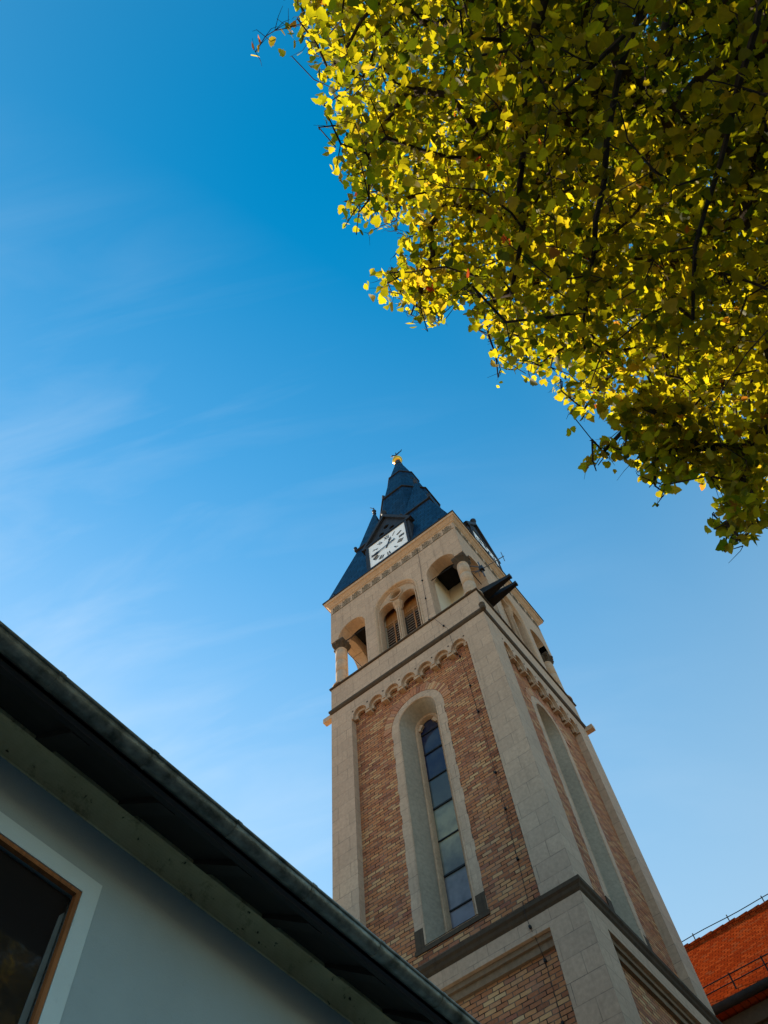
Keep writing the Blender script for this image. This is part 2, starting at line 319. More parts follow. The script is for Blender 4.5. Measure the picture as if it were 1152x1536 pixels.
def thing(name, label, cat, loc, group=None):
    o = bpy.data.objects.new(name, None); col.objects.link(o); o.location = loc; o.empty_display_size = 0.3
    o['label'] = label; o['category'] = cat
    if group: o['group'] = group
    WLOC[o.name] = Vector(loc); return o
def arch(cs, h, z0, zs, n=20, rise=1.0):
    p = [(cs - h, z0), (cs + h, z0)]
    for i in range(n + 1):
        a = math.pi * i / n; p.append((cs + h * math.cos(a), zs + h * rise * math.sin(a)))
    return p
def circ(cs, cz, rad, n=20): return [(cs + rad * math.cos(2 * math.pi * i / n), cz + rad * math.sin(2 * math.pi * i / n)) for i in range(n)]
W = 5.15; CS = 2.575
def FT(k): return (lambda s, d, z: (-d, s, z), lambda s, d, z: (s, -d, z), lambda s, d, z: (W + d, W - s, z), lambda s, d, z: (W - s, W + d, z))[k]

# ------------------------------------------------------------------ ground
g = MB(); g.add([(-400, -400, 0), (400, -400, 0), (400, 400, 0), (-400, 400, 0)], [(0, 1, 2, 3)])
ground = g.build('ground', M_GROUND); ground['kind'] = 'structure'  # unseen ground, coloured warm orange to bounce light onto the tower front

lw = MB(); lw.add([(-3.5, -90, 0.004), (90, -90, 0.004), (90, -0.9, 0.004), (-3.5, -0.9, 0.004)], [(0, 1, 2, 3)])
added_lawn = lw.build('added_lawn', mat_plain('grass', (0.035, 0.06, 0.015), 0.95, 0, 0.4, 3)); added_lawn['kind'] = 'structure'  # unseen grass sheet added to keep warm bounce off the tower's right face
pv = MB(); pv.add([(-40, -15, 0.008), (-0.2, -15, 0.008), (-0.2, -0.66, 0.008), (-40, -0.66, 0.008)], [(0, 1, 2, 3)])
added_lane = pv.build('added_lane', mat_plain('asphalt', (0.19, 0.185, 0.175), 0.95, 0, 0.25, 4)); added_lane['kind'] = 'structure'  # unseen grey sheet added to cut warm bounce onto house wall and eaves

# ------------------------------------------------------------------ tower
tower = thing('church_tower', 'tall square brick and stone church tower with arched belfry, white clock and dark pointed spire', 'tower', (CS, CS, 0))
# ring mouldings that run round all four sides: profile of (outset, z) swept round the square
def ring_square(mb, prof, inset=0.3):
    rings = []
    for e, z in prof: rings.append([(-e, -e, z), (W + e, -e, z), (W + e, W + e, z), (-e, W + e, z)])
    e0, z0 = prof[0]; e1, z1 = prof[-1]
    rings.insert(0, [(inset, inset, z0), (W - inset, inset, z0), (W - inset, W - inset, z0), (inset, W - inset, z0)])
    rings.append([(inset, inset, z1), (W - inset, inset, z1), (W - inset, W - inset, z1), (inset, W - inset, z1)])
    mb.loft(rings)
REC = 0.19; PW = 0.685
# corner piers
for cx, cy in ((0, 0), (1, 0), (1, 1), (0, 1)):
    for z0, z1 in ((0, 10.66), (10.9, 19.42)):
        b = MB(); x0 = 0 if cx == 0 else W - PW; y0 = 0 if cy == 0 else W - PW
        b.box(x0, x0 + PW, y0, y0 + PW, z0, z1); b.build('corner_pier', M_STONE, tower)
b = MB(); b.box(0.9, W - 0.9, 0.9, W - 0.9, 0.1, 20.3); b.build('inner_core', M_DARK, tower)
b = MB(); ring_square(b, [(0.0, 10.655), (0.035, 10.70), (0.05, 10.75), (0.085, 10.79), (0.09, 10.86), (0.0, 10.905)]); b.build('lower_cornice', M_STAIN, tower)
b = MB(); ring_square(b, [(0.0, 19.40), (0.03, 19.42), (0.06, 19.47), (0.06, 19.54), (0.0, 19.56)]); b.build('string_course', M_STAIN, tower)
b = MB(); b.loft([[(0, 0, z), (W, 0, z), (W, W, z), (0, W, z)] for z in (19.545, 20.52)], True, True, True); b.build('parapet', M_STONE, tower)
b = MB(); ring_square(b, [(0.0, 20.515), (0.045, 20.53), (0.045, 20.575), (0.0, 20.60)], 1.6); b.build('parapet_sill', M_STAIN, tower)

def toothed(cs, h, z0, zs, n=22, j=0.016, step=0.27, seed=1):
    rr = random.Random(seed); p = []
    zz = z0; right = []
    sgn = 1
    while zz < zs - step:
        o = j * sgn * rr.uniform(0.3, 1.0); zn = zz + step * rr.choice((1, 1, 1.4))
        right += [(cs + h + o, zz), (cs + h + o, min(zn, zs) - 0.002)]; zz = zn; sgn = -sgn
    left = [(2 * cs - a, z) for a, z in reversed(right)]
    arc = [(cs + h * math.cos(math.pi * i / n), zs + h * math.sin(math.pi * i / n)) for i in range(n + 1)]
    return [(cs - h, z0 - 0.001), (cs + h, z0 - 0.001)] + right + arc + left
ZS = 17.43; ZB = 11.42
for k in range(4):
    T = FT(k); full = k < 2
    # lower stage
    b = MB(); b.box(PW, W - PW, -0.32, 0.0, 10.35, 10.652, lambda s, d, z: T(s, d, z)); b.build('lower_band', M_STONE, tower)
    b = MB(); b.box(PW, W - PW, -0.33, -0.07, 10.25, 10.347, T); b.box(PW, W - PW, -0.33, -0.12, 10.12, 10.247, T); b.build('band_moulding', M_MOULD, tower)
    b = MB(); b.box(PW - 0.05, W - PW + 0.05, -0.5, -REC, 0.05, 10.119, T); b.build('brick_panel', M_BRICK2, tower)
    # shaft
    so = toothed(CS, 0.79, ZB - 0.1, ZS, seed=3 + k)
    b = MB(); b.plate([[(PW - 0.05, 10.9), (W - PW + 0.05, 10.9), (W - PW + 0.05, 19.2), (PW - 0.05, 19.2)], arch(CS, 0.70, ZB - 0.05, ZS, 24)], -REC, -0.42, T)
    b.build('brick_panel', M_BRICK, tower)
    inner = arch(CS, 0.56, ZB, ZS, 24)
    b = MB(); b.plate([so, inner], -REC + 0.006, -0.27, T)
    # thin rounded lip of the surround
    lip = [arch(CS, h, ZB, ZS, 24) for h in (0.60, 0.585, 0.56)]; dd = (-REC + 0.0065, -REC + 0.022, -REC + 0.0065)
    b.loft([[T(a, dd[i], z) for a, z in lp] for i, lp in enumerate(lip)])
    b.build('window_surround', M_STONE, tower)
    b = MB(); rr = random.Random(k)
    for i in range(30):
        a0 = math.pi * (i + 0.06) / 30; a1 = math.pi * (i + 0.94) / 30; r0 = 0.80; r1 = 1.03 + rr.uniform(-0.03, 0.02); dz = 0.006 + rr.uniform(0, 0.012)
        q = [(CS + rx * math.cos(a), ZS + rx * math.sin(a)) for rx, a in ((r0, a0), (r1, a0), (r1, a1), (r0, a1))]
        b.hexa([T(s, -REC + dz, z) for s, z in q] + [T(s, -REC - 0.03, z) for s, z in q])
    b.build('brick_arch', M_VOUS, tower)
    # splayed niche
    b = MB(); steps = [(0.56, -0.20, 0), (0.46, -0.42, 0.05), (0.375, -0.60, 0.1)]
    rings = [[T(a, d, z) for a, z in arch(CS, h, ZB + dz, ZS, 24)] for h, d, dz in steps]
    b.loft(rings); b.build('window_niche', M_NICHE, tower)
    # moulded frame rings, glass
    fr = MB()
    prof = [(0.375, -0.60), (0.36, -0.575), (0.345, -0.60), (0.325, -0.60), (0.31, -0.585), (0.295, -0.62), (0.275, -0.70)]
    fr.loft([[T(a, d, z) for a, z in arch(CS, h, ZB + 0.1, ZS + 0.02, 24)] for h, d in prof])
    # trefoil cusps in the arch head
    for sg in (-1, 1):
        fr.plate([[(CS + sg * (0.30 * math.cos(a) if q == 0 else 0.16 + 0.06 * math.cos(a * 2.2)), ZS + (0.30 * math.sin(a) if q == 0 else 0.02 + 0.14 * a)) for q, a in
                   [(0, t) for t in (0.0, 0.2, 0.4, 0.6, 0.8)] + [(1, t) for t in (0.95, 0.7, 0.45, 0.2, 0.0)]]], -0.63, -0.70, T)
    win = fr.build('window', M_TRIM, tower)
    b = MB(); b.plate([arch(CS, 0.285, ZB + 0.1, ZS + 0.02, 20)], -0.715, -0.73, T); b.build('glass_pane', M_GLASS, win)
    for i, z in enumerate([12.25, 13.05, 13.95, 14.85, 15.75, 16.6, 17.3]):
        b = MB(); b.box(CS - 0.283, CS + 0.283, -0.712, -0.69, z, z + (0.045 if i % 2 else 0.03), T); b.build('glazing_bar', M_IRON, win)
    b = MB(); b.hexa([T(*q) for q in [(CS - 0.82, -0.165, ZB - 0.12), (CS + 0.82, -0.165, ZB - 0.12), (CS + 0.82, -0.70, ZB - 0.12), (CS - 0.82, -0.70, ZB - 0.12),
                                     (CS - 0.82, -0.165, ZB - 0.03), (CS + 0.82, -0.165, ZB - 0.03), (CS + 0.82, -0.70, ZB + 0.10), (CS - 0.82, -0.70, ZB + 0.10)]])
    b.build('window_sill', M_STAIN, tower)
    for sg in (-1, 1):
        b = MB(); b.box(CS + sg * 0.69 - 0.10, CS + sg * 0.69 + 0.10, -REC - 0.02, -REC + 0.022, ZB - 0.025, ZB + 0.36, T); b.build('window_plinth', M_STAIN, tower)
    # arched corbel table under the string course
    low = []; n = 7; p = (W - 2 * PW) / n
    for i in range(n):
        s0 = PW + p * i; c = s0 + p / 2; ra = p * 0.42
        low += [(s0 + 0.001, 18.66), (c - ra, 18.66), (c - ra, 18.70)]
        for t in range(13):
            a = math.pi - math.pi * t / 12; low.append((c + ra * math.cos(a), 18.72 + ra * math.sin(a) * 1.15))
        low += [(c + ra, 18.70), (c + ra, 18.66)]
    low.append((W - PW, 18.66))
    b = MB(); b.plate([low + [(W - PW, 19.398), (PW + 0.001, 19.398)]], -0.004, -0.21, T); b.build('corbel_frieze', M_STONE, tower)
    b = MB()
    for i in range(n):
        c = PW + p * i + p / 2; ra = p * 0.42
        for rr_, d0, d1 in ((ra, -0.09, -0.17),):
            q = [(c - ra, 18.68)] + [(c + ra * math.cos(math.pi - math.pi * t / 12), 18.72 + ra * 1.15 * math.sin(math.pi * t / 12)) for t in range(13)] + [(c + ra, 18.68)]
            r2 = ra * 0.55
            q += [(c + r2, 18.66)] + [(c + r2 * (math.cos(math.pi * t / 12) + 0.25 * math.sin(3 * math.pi * t / 12) * math.cos(math.pi * t / 12)), 18.76 + r2 * 1.1 * math.sin(math.pi * t / 12) * (1 - 0.18 * abs(math.sin(3 * math.pi * t / 12)))) for t in range(13)] + [(c - r2, 18.66)]
            b.plate([q], d0, d1, T)
        for e in (-1, 1):
            b.box(c + e * p / 2 - 0.07 if e < 0 else c + p / 2 - 0.07, c + e * p / 2 + 0.07 if e < 0 else c + p / 2 + 0.07, -0.19, -0.03, 18.58, 18.658, T) if (e > 0 and i < n - 1) else None
    b.build('corbel_arches', M_TRIM, tower)
    for i in range(n + 1):
        s = PW + p * i + (0.05 if i == 0 else -0.05 if i == n else 0)
        b = MB(); b.plate([circ(s, 18.95, 0.026, 8)], 0.003, -0.02, T); b.build('putlog_hole', M_DARK, tower)

    # belfry wall
    a1, a2 = 0.83, W - 0.83
    outer = [(0.30, 20.58)] ; 
    BZ = 25.34
    hole_c = arch(CS, 0.77, 20.60, 22.96, 24)
    outl = [(1.36, 20.58), (W - 1.36, 20.58)] + [(a2 + 0.53 * math.cos(math.pi - math.pi * t / 18), 22.95 + 0.53 * math.sin(math.pi * t / 18)) for t in range(19)] \
        + [(W - (0.0 if k in (0, 2) else 0.42), 22.95), (W - (0.0 if k in (0, 2) else 0.42), BZ), (0.0 if k in (0, 2) else 0.42, BZ), (0.0 if k in (0, 2) else 0.42, 22.95)] \
        + [(a1 + 0.53 * math.cos(math.pi - math.pi * t / 18), 22.95 + 0.53 * math.sin(math.pi * t / 18)) for t in range(19)]
    if k in (1, 3): outl = [q for q in outl]
    b = MB(); b.plate([outl, hole_c], 0.0, -0.42, T); b.build('belfry_wall', M_STONE, tower)
    # window of two lights
    fr = MB()
    prof = [(0.835, 0.0), (0.82, 0.025), (0.795, 0.025), (0.77, 0.001), (0.755, -0.05), (0.735, -0.05), (0.715, -0.10)]
    fr.loft([[T(a, d, z) for a, z in arch(CS, h, 20.61, 22.96, 24)] for h, d in prof])
    lights = [arch(CS + e * 0.37, 0.315, 20.62, 22.70, 18) for e in (-1, 1)]
    fr.plate([arch(CS, 0.71, 20.60, 22.96, 24), *[[(a, max(z, 20.605)) for a, z in l] for l in lights], circ(CS, 23.29, 0.20, 20)], -0.10, -0.28, T)
    for e in (-1, 1): fr.loft([[T(a, d, z) for a, z in arch(CS + e * 0.37, h, 20.62, 22.70, 18)] for h, d in ((0.352, -0.099), (0.347, -0.03), (0.322, -0.025), (0.3155, -0.099))])
    fr.loft([[T(a, d, z) for a, z in circ(CS, 23.29, h, 22)] for h, d in ((0.262, -0.099), (0.256, -0.03), (0.232, -0.025), (0.2005, -0.099))])
    bw = fr.build('belfry_window', M_TRIM, tower)
    b = MB(); b.plate([circ(CS, 23.29, 0.24, 16)], -0.285, -0.295, T); b.build('oculus_back', M_DARK, bw)  # near-black disc stands in for the unlit space behind the opening
    x, y, _ = T(CS, -0.13, 0)
    b = MB(); b.lathe(x, y, [(0.13, 20.60), (0.13, 20.68), (0.10, 20.72), (0.075, 20.80), (0.07, 22.42), (0.085, 22.44), (0.08, 22.47)], 16); b.build('mullion_column', M_TRIM, bw)
    b = MB(); b.lathe(x, y, [(0.08, 22.44), (0.10, 22.47), (0.135, 22.54), (0.105, 22.56), (0.17, 22.66), (0.13, 22.68), (0.18, 22.78)], 8, False); b.build('column_capital', M_TRIM, bw)
    b = MB(); b.plate([arch(CS, 0.72, 20.6, 22.96, 20)], -0.44, -0.449, T)
    for e in (-1, 1):
        for j in range(5): b.plate([circ(CS + e * 0.35 + (j - 2) * 0.085, 22.62 - abs(j - 2) * 0.02, 0.018, 8)], -0.436, -0.438, T) if False else None
    b.build('louvre_board', M_LOUVB, bw)
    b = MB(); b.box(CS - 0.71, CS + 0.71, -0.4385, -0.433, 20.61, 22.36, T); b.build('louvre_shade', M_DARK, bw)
    for e in (-1, 1):
        b = MB(); c = CS + e * 0.37
        for i in range(13):
            z = 20.64 + i * 0.128
            b.hexa([T(*q) for q in [(c - 0.31, -0.36, z), (c + 0.31, -0.36, z), (c + 0.31, -0.43, z + 0.06), (c - 0.31, -0.43, z + 0.06), (c - 0.31, -0.36, z + 0.026), (c + 0.31, -0.36, z + 0.026), (c + 0.31, -0.43, z + 0.086), (c - 0.31, -0.43, z + 0.086)]])
        lv = b.build('louvre', M_LOUV, bw)
    b = MB()
    for c in (CS - 0.37, CS + 0.37): b.box(c - 0.022, c + 0.022, -0.35, -0.33, 20.62, 22.40, T)
    for c in (CS - 0.37, CS + 0.37): b.box(c - 0.32, c + 0.32, -0.352, -0.332, 22.36, 22.43, T)
    b.build('louvre_rail', M_LOUVB, bw)
    # painted / carved frieze
    b = MB(); fz0, fz1 = 24.68, 25.04; nu = 12; pu = (W - 0.1) / nu
    for z in (fz0 - 0.03, fz1 + 0.02): b.box(0.03, W - 0.03, -0.01, 0.012, z, z + 0.018, T)
    for i in range(nu):
        s = 0.05 + pu * i + 0.045; h = fz1 - fz0; wd = pu - 0.09
        segs = [(0, 0.02, 0, 0.62), (0.0, 0.30, 0.56, 0.64), (0.10, 0.16, 0.0, 0.45), (0.26, 0.33, 0.05, 0.9), (0.18, 0.33, 0.28, 0.36), (0.40, 0.47, 0, 1.0), (0.40, 0.70, 0.90, 1.0), (0.40, 0.70, 0.46, 0.56), (0.40, 0.70, 0.0, 0.1),
                (0.66, 0.73, 0.0, 0.5), (0.66, 0.73, 0.55, 1.0), (0.52, 0.60, 0.65, 0.82), (0.52, 0.60, 0.18, 0.36), (0.78, 0.85, 0.0, 0.75), (0.78, 1.0, 0.68, 0.78), (0.93, 1.0, 0.1, 1.0), (0.85, 1.0, 0.0, 0.1)]
        for x0, x1, y0, y1 in segs: b.box(s + wd * x0, s + wd * x1, -0.01, 0.007, fz0 + h * y0, fz0 + h * y1, T)
    b.build('frieze', M_FRZ, tower)
# belfry corners: columns, porch walls, ceilings, tie rods
b = MB(); b.box(1.36, W - 1.36, 0.45, W - 0.45, 20.5, 23.9); b.box(0.45, 1.359, 1.36, W - 1.36, 20.5, 23.9); b.box(W - 1.359, W - 0.45, 1.36, W - 1.36, 20.5, 23.9)
b.build('porch_wall', M_PLAST, tower)
b = MB(); b.box(0.43, W - 0.43, 0.43, W - 0.43, 20.60, 20.625); b.build('porch_bounce_floor', mat_plain('pale_bounce_floor', (0.74, 0.58, 0.34), 0.9), tower)  # pale slab added to bounce sunlight up inside the belfry openings
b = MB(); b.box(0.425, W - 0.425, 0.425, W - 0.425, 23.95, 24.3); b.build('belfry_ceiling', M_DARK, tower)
for cx, cy in ((0, 0), (1, 0), (1, 1), (0, 1)):
    x = 0.23 if cx == 0 else W - 0.23; y = 0.23 if cy == 0 else W - 0.23
    b = MB(); prof = [(0.19, 20.84)]
    z = 20.84
    for dz in (0.52, 0.55, 0.55): prof += [(0.189, z + dz - 0.015), (0.178, z + dz - 0.006), (0.189, z + dz)]; z += dz
    prof.append((0.175, 22.56)); b.lathe(x, y, prof, 20); cc = b.build('corner_column', M_TRIM, tower)
    b = MB(); b.lathe(x, y, [(0.30, 20.60), (0.30, 20.66), (0.26, 20.69), (0.22, 20.75), (0.235, 20.79), (0.19, 20.84)], 20); b.build('column_base', M_TRIM, cc)
    b = MB(); rings = []
    prof = [(0.17, 22.56, 0), (0.195, 22.60, 0), (0.18, 22.62, 1), (0.235, 22.70, 1), (0.205, 22.72, 1), (0.265, 22.82, 1), (0.22, 22.84, 0.5)]
    for rr_, z, am in prof: rings.append([(x + rr_ * (1 + 0.12 * am * math.cos(8 * t)) * math.cos(t), y + rr_ * (1 + 0.12 * am * math.cos(8 * t)) * math.sin(t), z) for t in [2 * math.pi * i / 48 for i in range(48)]])
    b.loft(rings, True, True, True)
    b.box(x - 0.215, x + 0.215, y - 0.215, y + 0.215, 22.845, 22.947)
    for i in range(8):
        t = 2 * math.pi * i / 8; b.lathe(x + 0.25 * math.cos(t), y + 0.25 * math.sin(t), [(0.01, 22.74), (0.045, 22.78), (0.05, 22.81), (0.01, 22.845)], 6)
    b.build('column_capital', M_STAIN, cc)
    b = MB(); xi = 1.3 if cx == 0 else W - 1.3; yi = 1.34 if cy == 0 else W - 1.34
    xb = 0.21 if cx == 0 else W - 0.21; yb = 0.21 if cy == 0 else W - 0.21
    b.tube([(xb, y, 22.93), (xb, yi, 22.93)], 0.014); b.tube([(x, yb, 22.90), (xi, yb, 22.90)], 0.014); b.build('tie_rod', M_IRON, tower)
# gargoyle spouts at the corners of the string course
for (x, y, dx, dy) in ((0.06, W, 0, 1), (W, 0.06, 0, -1), (0.0, 0.0, -1, -1)):
    b = MB()
    if dx == 0: b.box(x - 0.06, x + 0.10, y if dy > 0 else y - 0.30, y + 0.30 if dy > 0 else y, 19.30, 19.46)
    else:
        b.lathe(-0.03, -0.03, [(0.02, 19.42), (0.07, 19.44), (0.09, 19.52), (0.07, 19.60), (0.09, 19.68), (0.05, 19.74)], 8, False)
    b.build('spout', M_TRIM if dx == 0 else M_STAIN, tower)
# main cornice
b = MB(); ring_square(b, [(0.0, 25.02), (0.02, 25.06), (0.05, 25.08), (0.05, 25.12), (0.13, 25.22), (0.17, 25.24), (0.17, 25.31), (0.185, 25.34)], 0.4); b.build('main_cornice', M_TRIM, tower)
b = MB(); ring_square(b, [(0.16, 25.345), (0.21, 25.35), (0.21, 25.40), (0.10, 25.44)], 0.4); b.build('roof_gutter', M_LEAD, tower)

# ---- spire
RX, RY = 2.60, 2.66
spire_rot = math.radians(22.5)
def octa(mb, prof): mb.lathe(RX, RY, prof, 8, False, spire_rot)
b = MB(); octa(b, [(2.35, 25.42), (1.62, 31.9), (1.36, 34.22), (1.41, 34.16)]); octa(b, [(1.39, 34.26), (1.26, 34.65), (0.76, 37.58), (0.80, 37.53)]); octa(b, [(0.78, 37.62), (0.68, 37.95), (0.17, 40.45), (0.16, 40.8)])
spire = b.build('spire', M_SLATE, tower)
b = MB(); octa(b, [(1.35, 34.14), (1.44, 34.15), (1.44, 34.20), (1.36, 34.27)]); octa(b, [(0.75, 37.50), (0.83, 37.51), (0.83, 37.56), (0.74, 37.63)]); octa(b, [(0.20, 40.3), (0.23, 40.32), (0.2, 40.42), (0.14, 40.9)])
b.build('spire_skirt', M_LEAD, spire)
b = MB(); b.lathe(RX, RY, [(0.01, 40.85)] + [(0.25 * math.sin(math.pi * i / 16), 41.14 - 0.25 * math.cos(math.pi * i / 16)) for i in range(1, 16)] + [(0.01, 41.39)], 24)
b.lathe(RX, RY, [(0.252, 41.11), (0.27, 41.13), (0.27, 41.15), (0.252, 41.17)], 24); b.build('gilded_ball', M_GOLD, spire)
b = MB(); b.tube([(RX, RY, 41.35), (RX, RY, 42.3)], 0.03)
wv = [(-0.35, 42.0), (-0.2, 42.12), (-0.02, 42.05), (0.1, 42.1), (0.2, 42.3), (0.3, 42.38), (0.26, 42.24), (0.36, 42.22), (0.22, 42.08), (0.12, 41.95), (-0.05, 41.9), (-0.2, 41.98), (-0.4, 42.2)]
b.plate([wv], -0.012, 0.012, lambda s, d, z: (RX + d, RY + s, z)); b.build('weathervane', M_IRON, spire)
# ---- four corner spirelets
HB, HA = 1.80, 1.15          # distance of the outer break line / apex from the roof centre
for sx, sy in ((-1, -1), (1, -1), (1, 1), (-1, 1)):
    ax, ay = RX + sx * HA, RY + sy * HA
    def sq(h0, z):     # square centred on the spirelet axis
        return [(ax - h0, ay - h0, z), (ax + h0, ay - h0, z), (ax + h0, ay + h0, z), (ax - h0, ay + h0, z)]
    b = MB(); b.loft([sq(1.56, 25.41), sq(1.47, 25.75), sq(HB - HA - 0.02, 29.85)], True, True, True)
    sp = b.build('spirelet', M_SLATE, tower)
    b = MB(); b.loft([sq(HB - HA + 0.03, 29.90), sq(HB - HA - 0.08, 30.25), sq(0.03, 33.75)], True, True, True); b.build('spirelet_point', M_SLATE, sp)
    b = MB(); b.loft([sq(HB - HA - 0.03, 29.80), sq(HB - HA + 0.06, 29.82), sq(HB - HA + 0.06, 29.89), sq(HB - HA - 0.03, 29.93)], True, True, True); b.build('spirelet_skirt', M_LEAD, sp)
    b = MB(); b.lathe(ax, ay, [(0.05, 33.68), (0.09, 33.75), (0.05, 33.82), (0.06, 33.95), (0.10, 34.02), (0.04, 34.1), (0.015, 34.4)], 10)
    b.tube([(ax - 0.10, ay + 0.12, 34.42), (ax, ay, 34.3), (ax + 0.05, ay + 0.02, 34.36)], 0.018); b.build('finial', M_LEAD, sp)
    for ex, ey in ((sx, sy), (sx, -sy), (-sx, sy)):
        q = HB - HA + 0.03; b = MB(); b.lathe(ax + ex * q, ay + ey * q, [(0.05, 29.85), (0.06, 29.95), (0.03, 29.98), (0.075, 30.05), (0.075, 30.11), (0.01, 30.17)], 10); b.build('knob', M_LEAD, sp)
# small ventilator on the spire face
b = MB(); b.lathe(RX - 1.05, RY + 0.62, [(0.08, 34.9), (0.09, 35.1), (0.01, 35.25)], 4, False); b.build('ventilator', M_LEAD, spire)
# hooks along the eaves
b = MB()
for i in range(2):
    for s in (0.35, 4.85): b.lathe(-0.14, s, [(0.05, 25.42), (0.07, 25.5), (0.02, 25.58)], 8)
b.build('eave_knob', M_LEAD, tower)

# ---- clock gables
def stroke(mb, T, x0, z0, x1, z1, wd, d):
    v = Vector((x1 - x0, z1 - z0)); n = Vector((-v.y, v.x)).normalized() * wd / 2
    q = [(x0 + n.x, z0 + n.y), (x0 - n.x, z0 - n.y), (x1 - n.x, z1 - n.y), (x1 + n.x, z1 + n.y)]
    mb.hexa([T(a, d + 0.008, z) for a, z in q] + [T(a, d, z) for a, z in q])
CC, CZ, CH = 2.55, 26.67, 0.815
ROM = ['XII', 'I', 'II', 'III', 'IIII', 'V', 'VI', 'VII', 'VIII', 'IX', 'X', 'XI']
for k in range(4):
    T = FT(k); cc = CC if k == 0 else CS; s_of = (lambda s: s)
    b = MB()
    b.plate([[(cc - 1.0, 25.42), (cc + 1.0, 25.42), (cc + 1.0, 27.62), (cc - 1.0, 27.62)]], -0.03, -1.3, T)
    gb = b.build('clock_gable', M_LEAD, tower)
    # pediment with three round openings and raking mouldings
    b = MB(); AP = 29.15
    b.plate([[(cc - 1.02, 27.63), (cc + 1.02, 27.63), (cc, AP)], circ(cc, 28.35, 0.13, 12), circ(cc - 0.24, 27.98, 0.12, 12), circ(cc + 0.24, 27.98, 0.12, 12)], -0.08, -0.18, T)
    for e in (-1, 1):
        b.hexa([T(*q) for q in [(cc + e * 1.14, 0.02, 27.60), (cc + e * 1.0, 0.02, 27.60), (cc + e * 1.0, -0.25, 27.60), (cc + e * 1.14, -0.25, 27.60),
                                (cc, 0.02, AP + 0.20), (cc, 0.02, AP - 0.02), (cc, -0.25, AP - 0.02), (cc, -0.25, AP + 0.20)]])
    b.box(cc - 1.08, cc + 1.08, -0.1, 0.03, 27.52, 27.64, T)
    b.build('pediment', M_LEAD, gb)
    b = MB(); b.plate([[(cc - 1.0, 27.66), (cc + 1.0, 27.66), (cc, AP + 0.0)]], -0.19, -2.0, T); b.build('gable_roof', M_SLATE, gb)
    x, y, _ = T(cc, -0.06, 0); b = MB(); b.lathe(x, y, [(0.04, AP + 0.1), (0.07, AP + 0.22), (0.04, AP + 0.27), (0.12, AP + 0.38), (0.12, AP + 0.46), (0.02, AP + 0.56)], 12); b.build('finial', M_LEAD, gb)
    if k > 1: continue
    # right is towards lower s on the front, so numerals read clockwise from below
    sg = -1 if k == 0 else 1
    b = MB(); b.box(cc - CH, cc + CH, -0.028, 0.0, CZ - CH, CZ + CH, T)
    ck = b.build('clock', M_DIAL, tower)
    b = MB()
    for x0, x1, z0, z1 in ((-CH - 0.09, -CH, -CH - 0.08, CH + 0.08), (CH, CH + 0.09, -CH - 0.08, CH + 0.08), (-CH, CH, CH, CH + 0.08), (-CH, CH, -CH - 0.08, -CH)):
        b.box(cc + x0, cc + x1, -0.027, 0.03, CZ + z0, CZ + z1, T)
    b.build('clock_frame', M_LEAD, ck)
    for h in range(12):
        a = math.radians(h * 30); rad = 0.615; hh = 0.115
        ux, uz = math.sin(a), math.cos(a); tx, tz = math.cos(a), -math.sin(a)
        nu_ = MB(); txt = ROM[h]; wd = {'I': 0.055, 'V': 0.10, 'X': 0.10}; tot = sum(wd[c] for c in txt); p0 = -tot / 2
        def P(u, v): return cc + sg * (rad * ux + u * tx + v * ux), CZ + rad * uz + u * tz + v * uz
        dd = 0.001
        for c in txt:
            w_ = wd[c]; u0, u1 = p0 + 0.01, p0 + w_ - 0.01; um = (u0 + u1) / 2
            sgm = {'I': [(um, -hh, um, hh, 0.026)], 'V': [(u0, hh, um, -hh, 0.026), (u1, hh, um, -hh, 0.014)], 'X': [(u0, hh, u1, -hh, 0.026), (u1, hh, u0, -hh, 0.014)]}[c]
            for (a0, b0, a1_, b1, t) in sgm:
                q0 = P(a0, b0); q1 = P(a1_, b1); stroke(nu_, T, *q0, *q1, t, dd); dd += 0.0004
            p0 += w_
        nu_.build('numeral', M_BLACK, ck)
    for ang, ln, tail, wd_, dp in ((-98, 0.72, 0.34, 0.075, 0.03), (22, 0.46, 0.16, 0.06, 0.018)):
        a = math.radians(ang); ux, uz = math.sin(a), math.cos(a); tx, tz = math.cos(a), -math.sin(a)
        sh = [(-tail, 0.035), (0, 0.02), (ln * 0.5, 0.022), (ln * 0.68, wd_), (ln * 0.84, 0.03), (ln, 0.012)]
        q = [(cc + sg * (l * ux + o * tx), CZ + l * uz + o * tz) for l, o in sh] + [(cc + sg * (l * ux - o * tx), CZ + l * uz - o * tz) for l, o in reversed(sh)]
        b = MB(); b.plate([q], dp + 0.01, dp, T); b.build('clock_hand', M_BLACK, ck)

# ---- lightning conductor cable down the front face
pts = [(1.47, 24.9, 0), (1.47, 24.26, 0), (1.53, 22.85, 0), (1.55, 21.78, 0), (1.59, 20.62, 0), (1.45, 20.54, .07), (1.2, 19.9, 0), (1.08, 19.56, .08), (1.08, 19.36, .03), (1.06, 18.6, .0), (1.05, 18.5, -.18), (0.985, 17.2, -.18), (0.95, 15.2, -.18), (0.95, 13.2, -.18), (0.98, 12.0, -.18), (1.0, 11.05, -.18), (1.0, 10.93, .06), (1.0, 10.68, .08), (1.0, 10.5, 0.01), (0.99, 10.3, -.08), (0.98, 10.0, -.18), (0.97, 9.0, -.18), (0.97, 7, -.18)]
b = MB(); b.tube([(-d - 0.02, s, z) for s, z, d in pts], 0.005, 5)
cb = b.build('lightning_cable', M_IRON, tower)
for s, z, d in [pts[i] for i in (2, 3, 4, 6, 10, 11, 13, 14, 15, 18, 20, 21)] + [(0.95, 14.2, -.18), (0.96, 16.2, -.18)]:
    b = MB(); b.box(-d - 0.04, -d, s - 0.02, s + 0.02, z - 0.025, z + 0.025); b.build('cable_clip', M_IRON, cb)

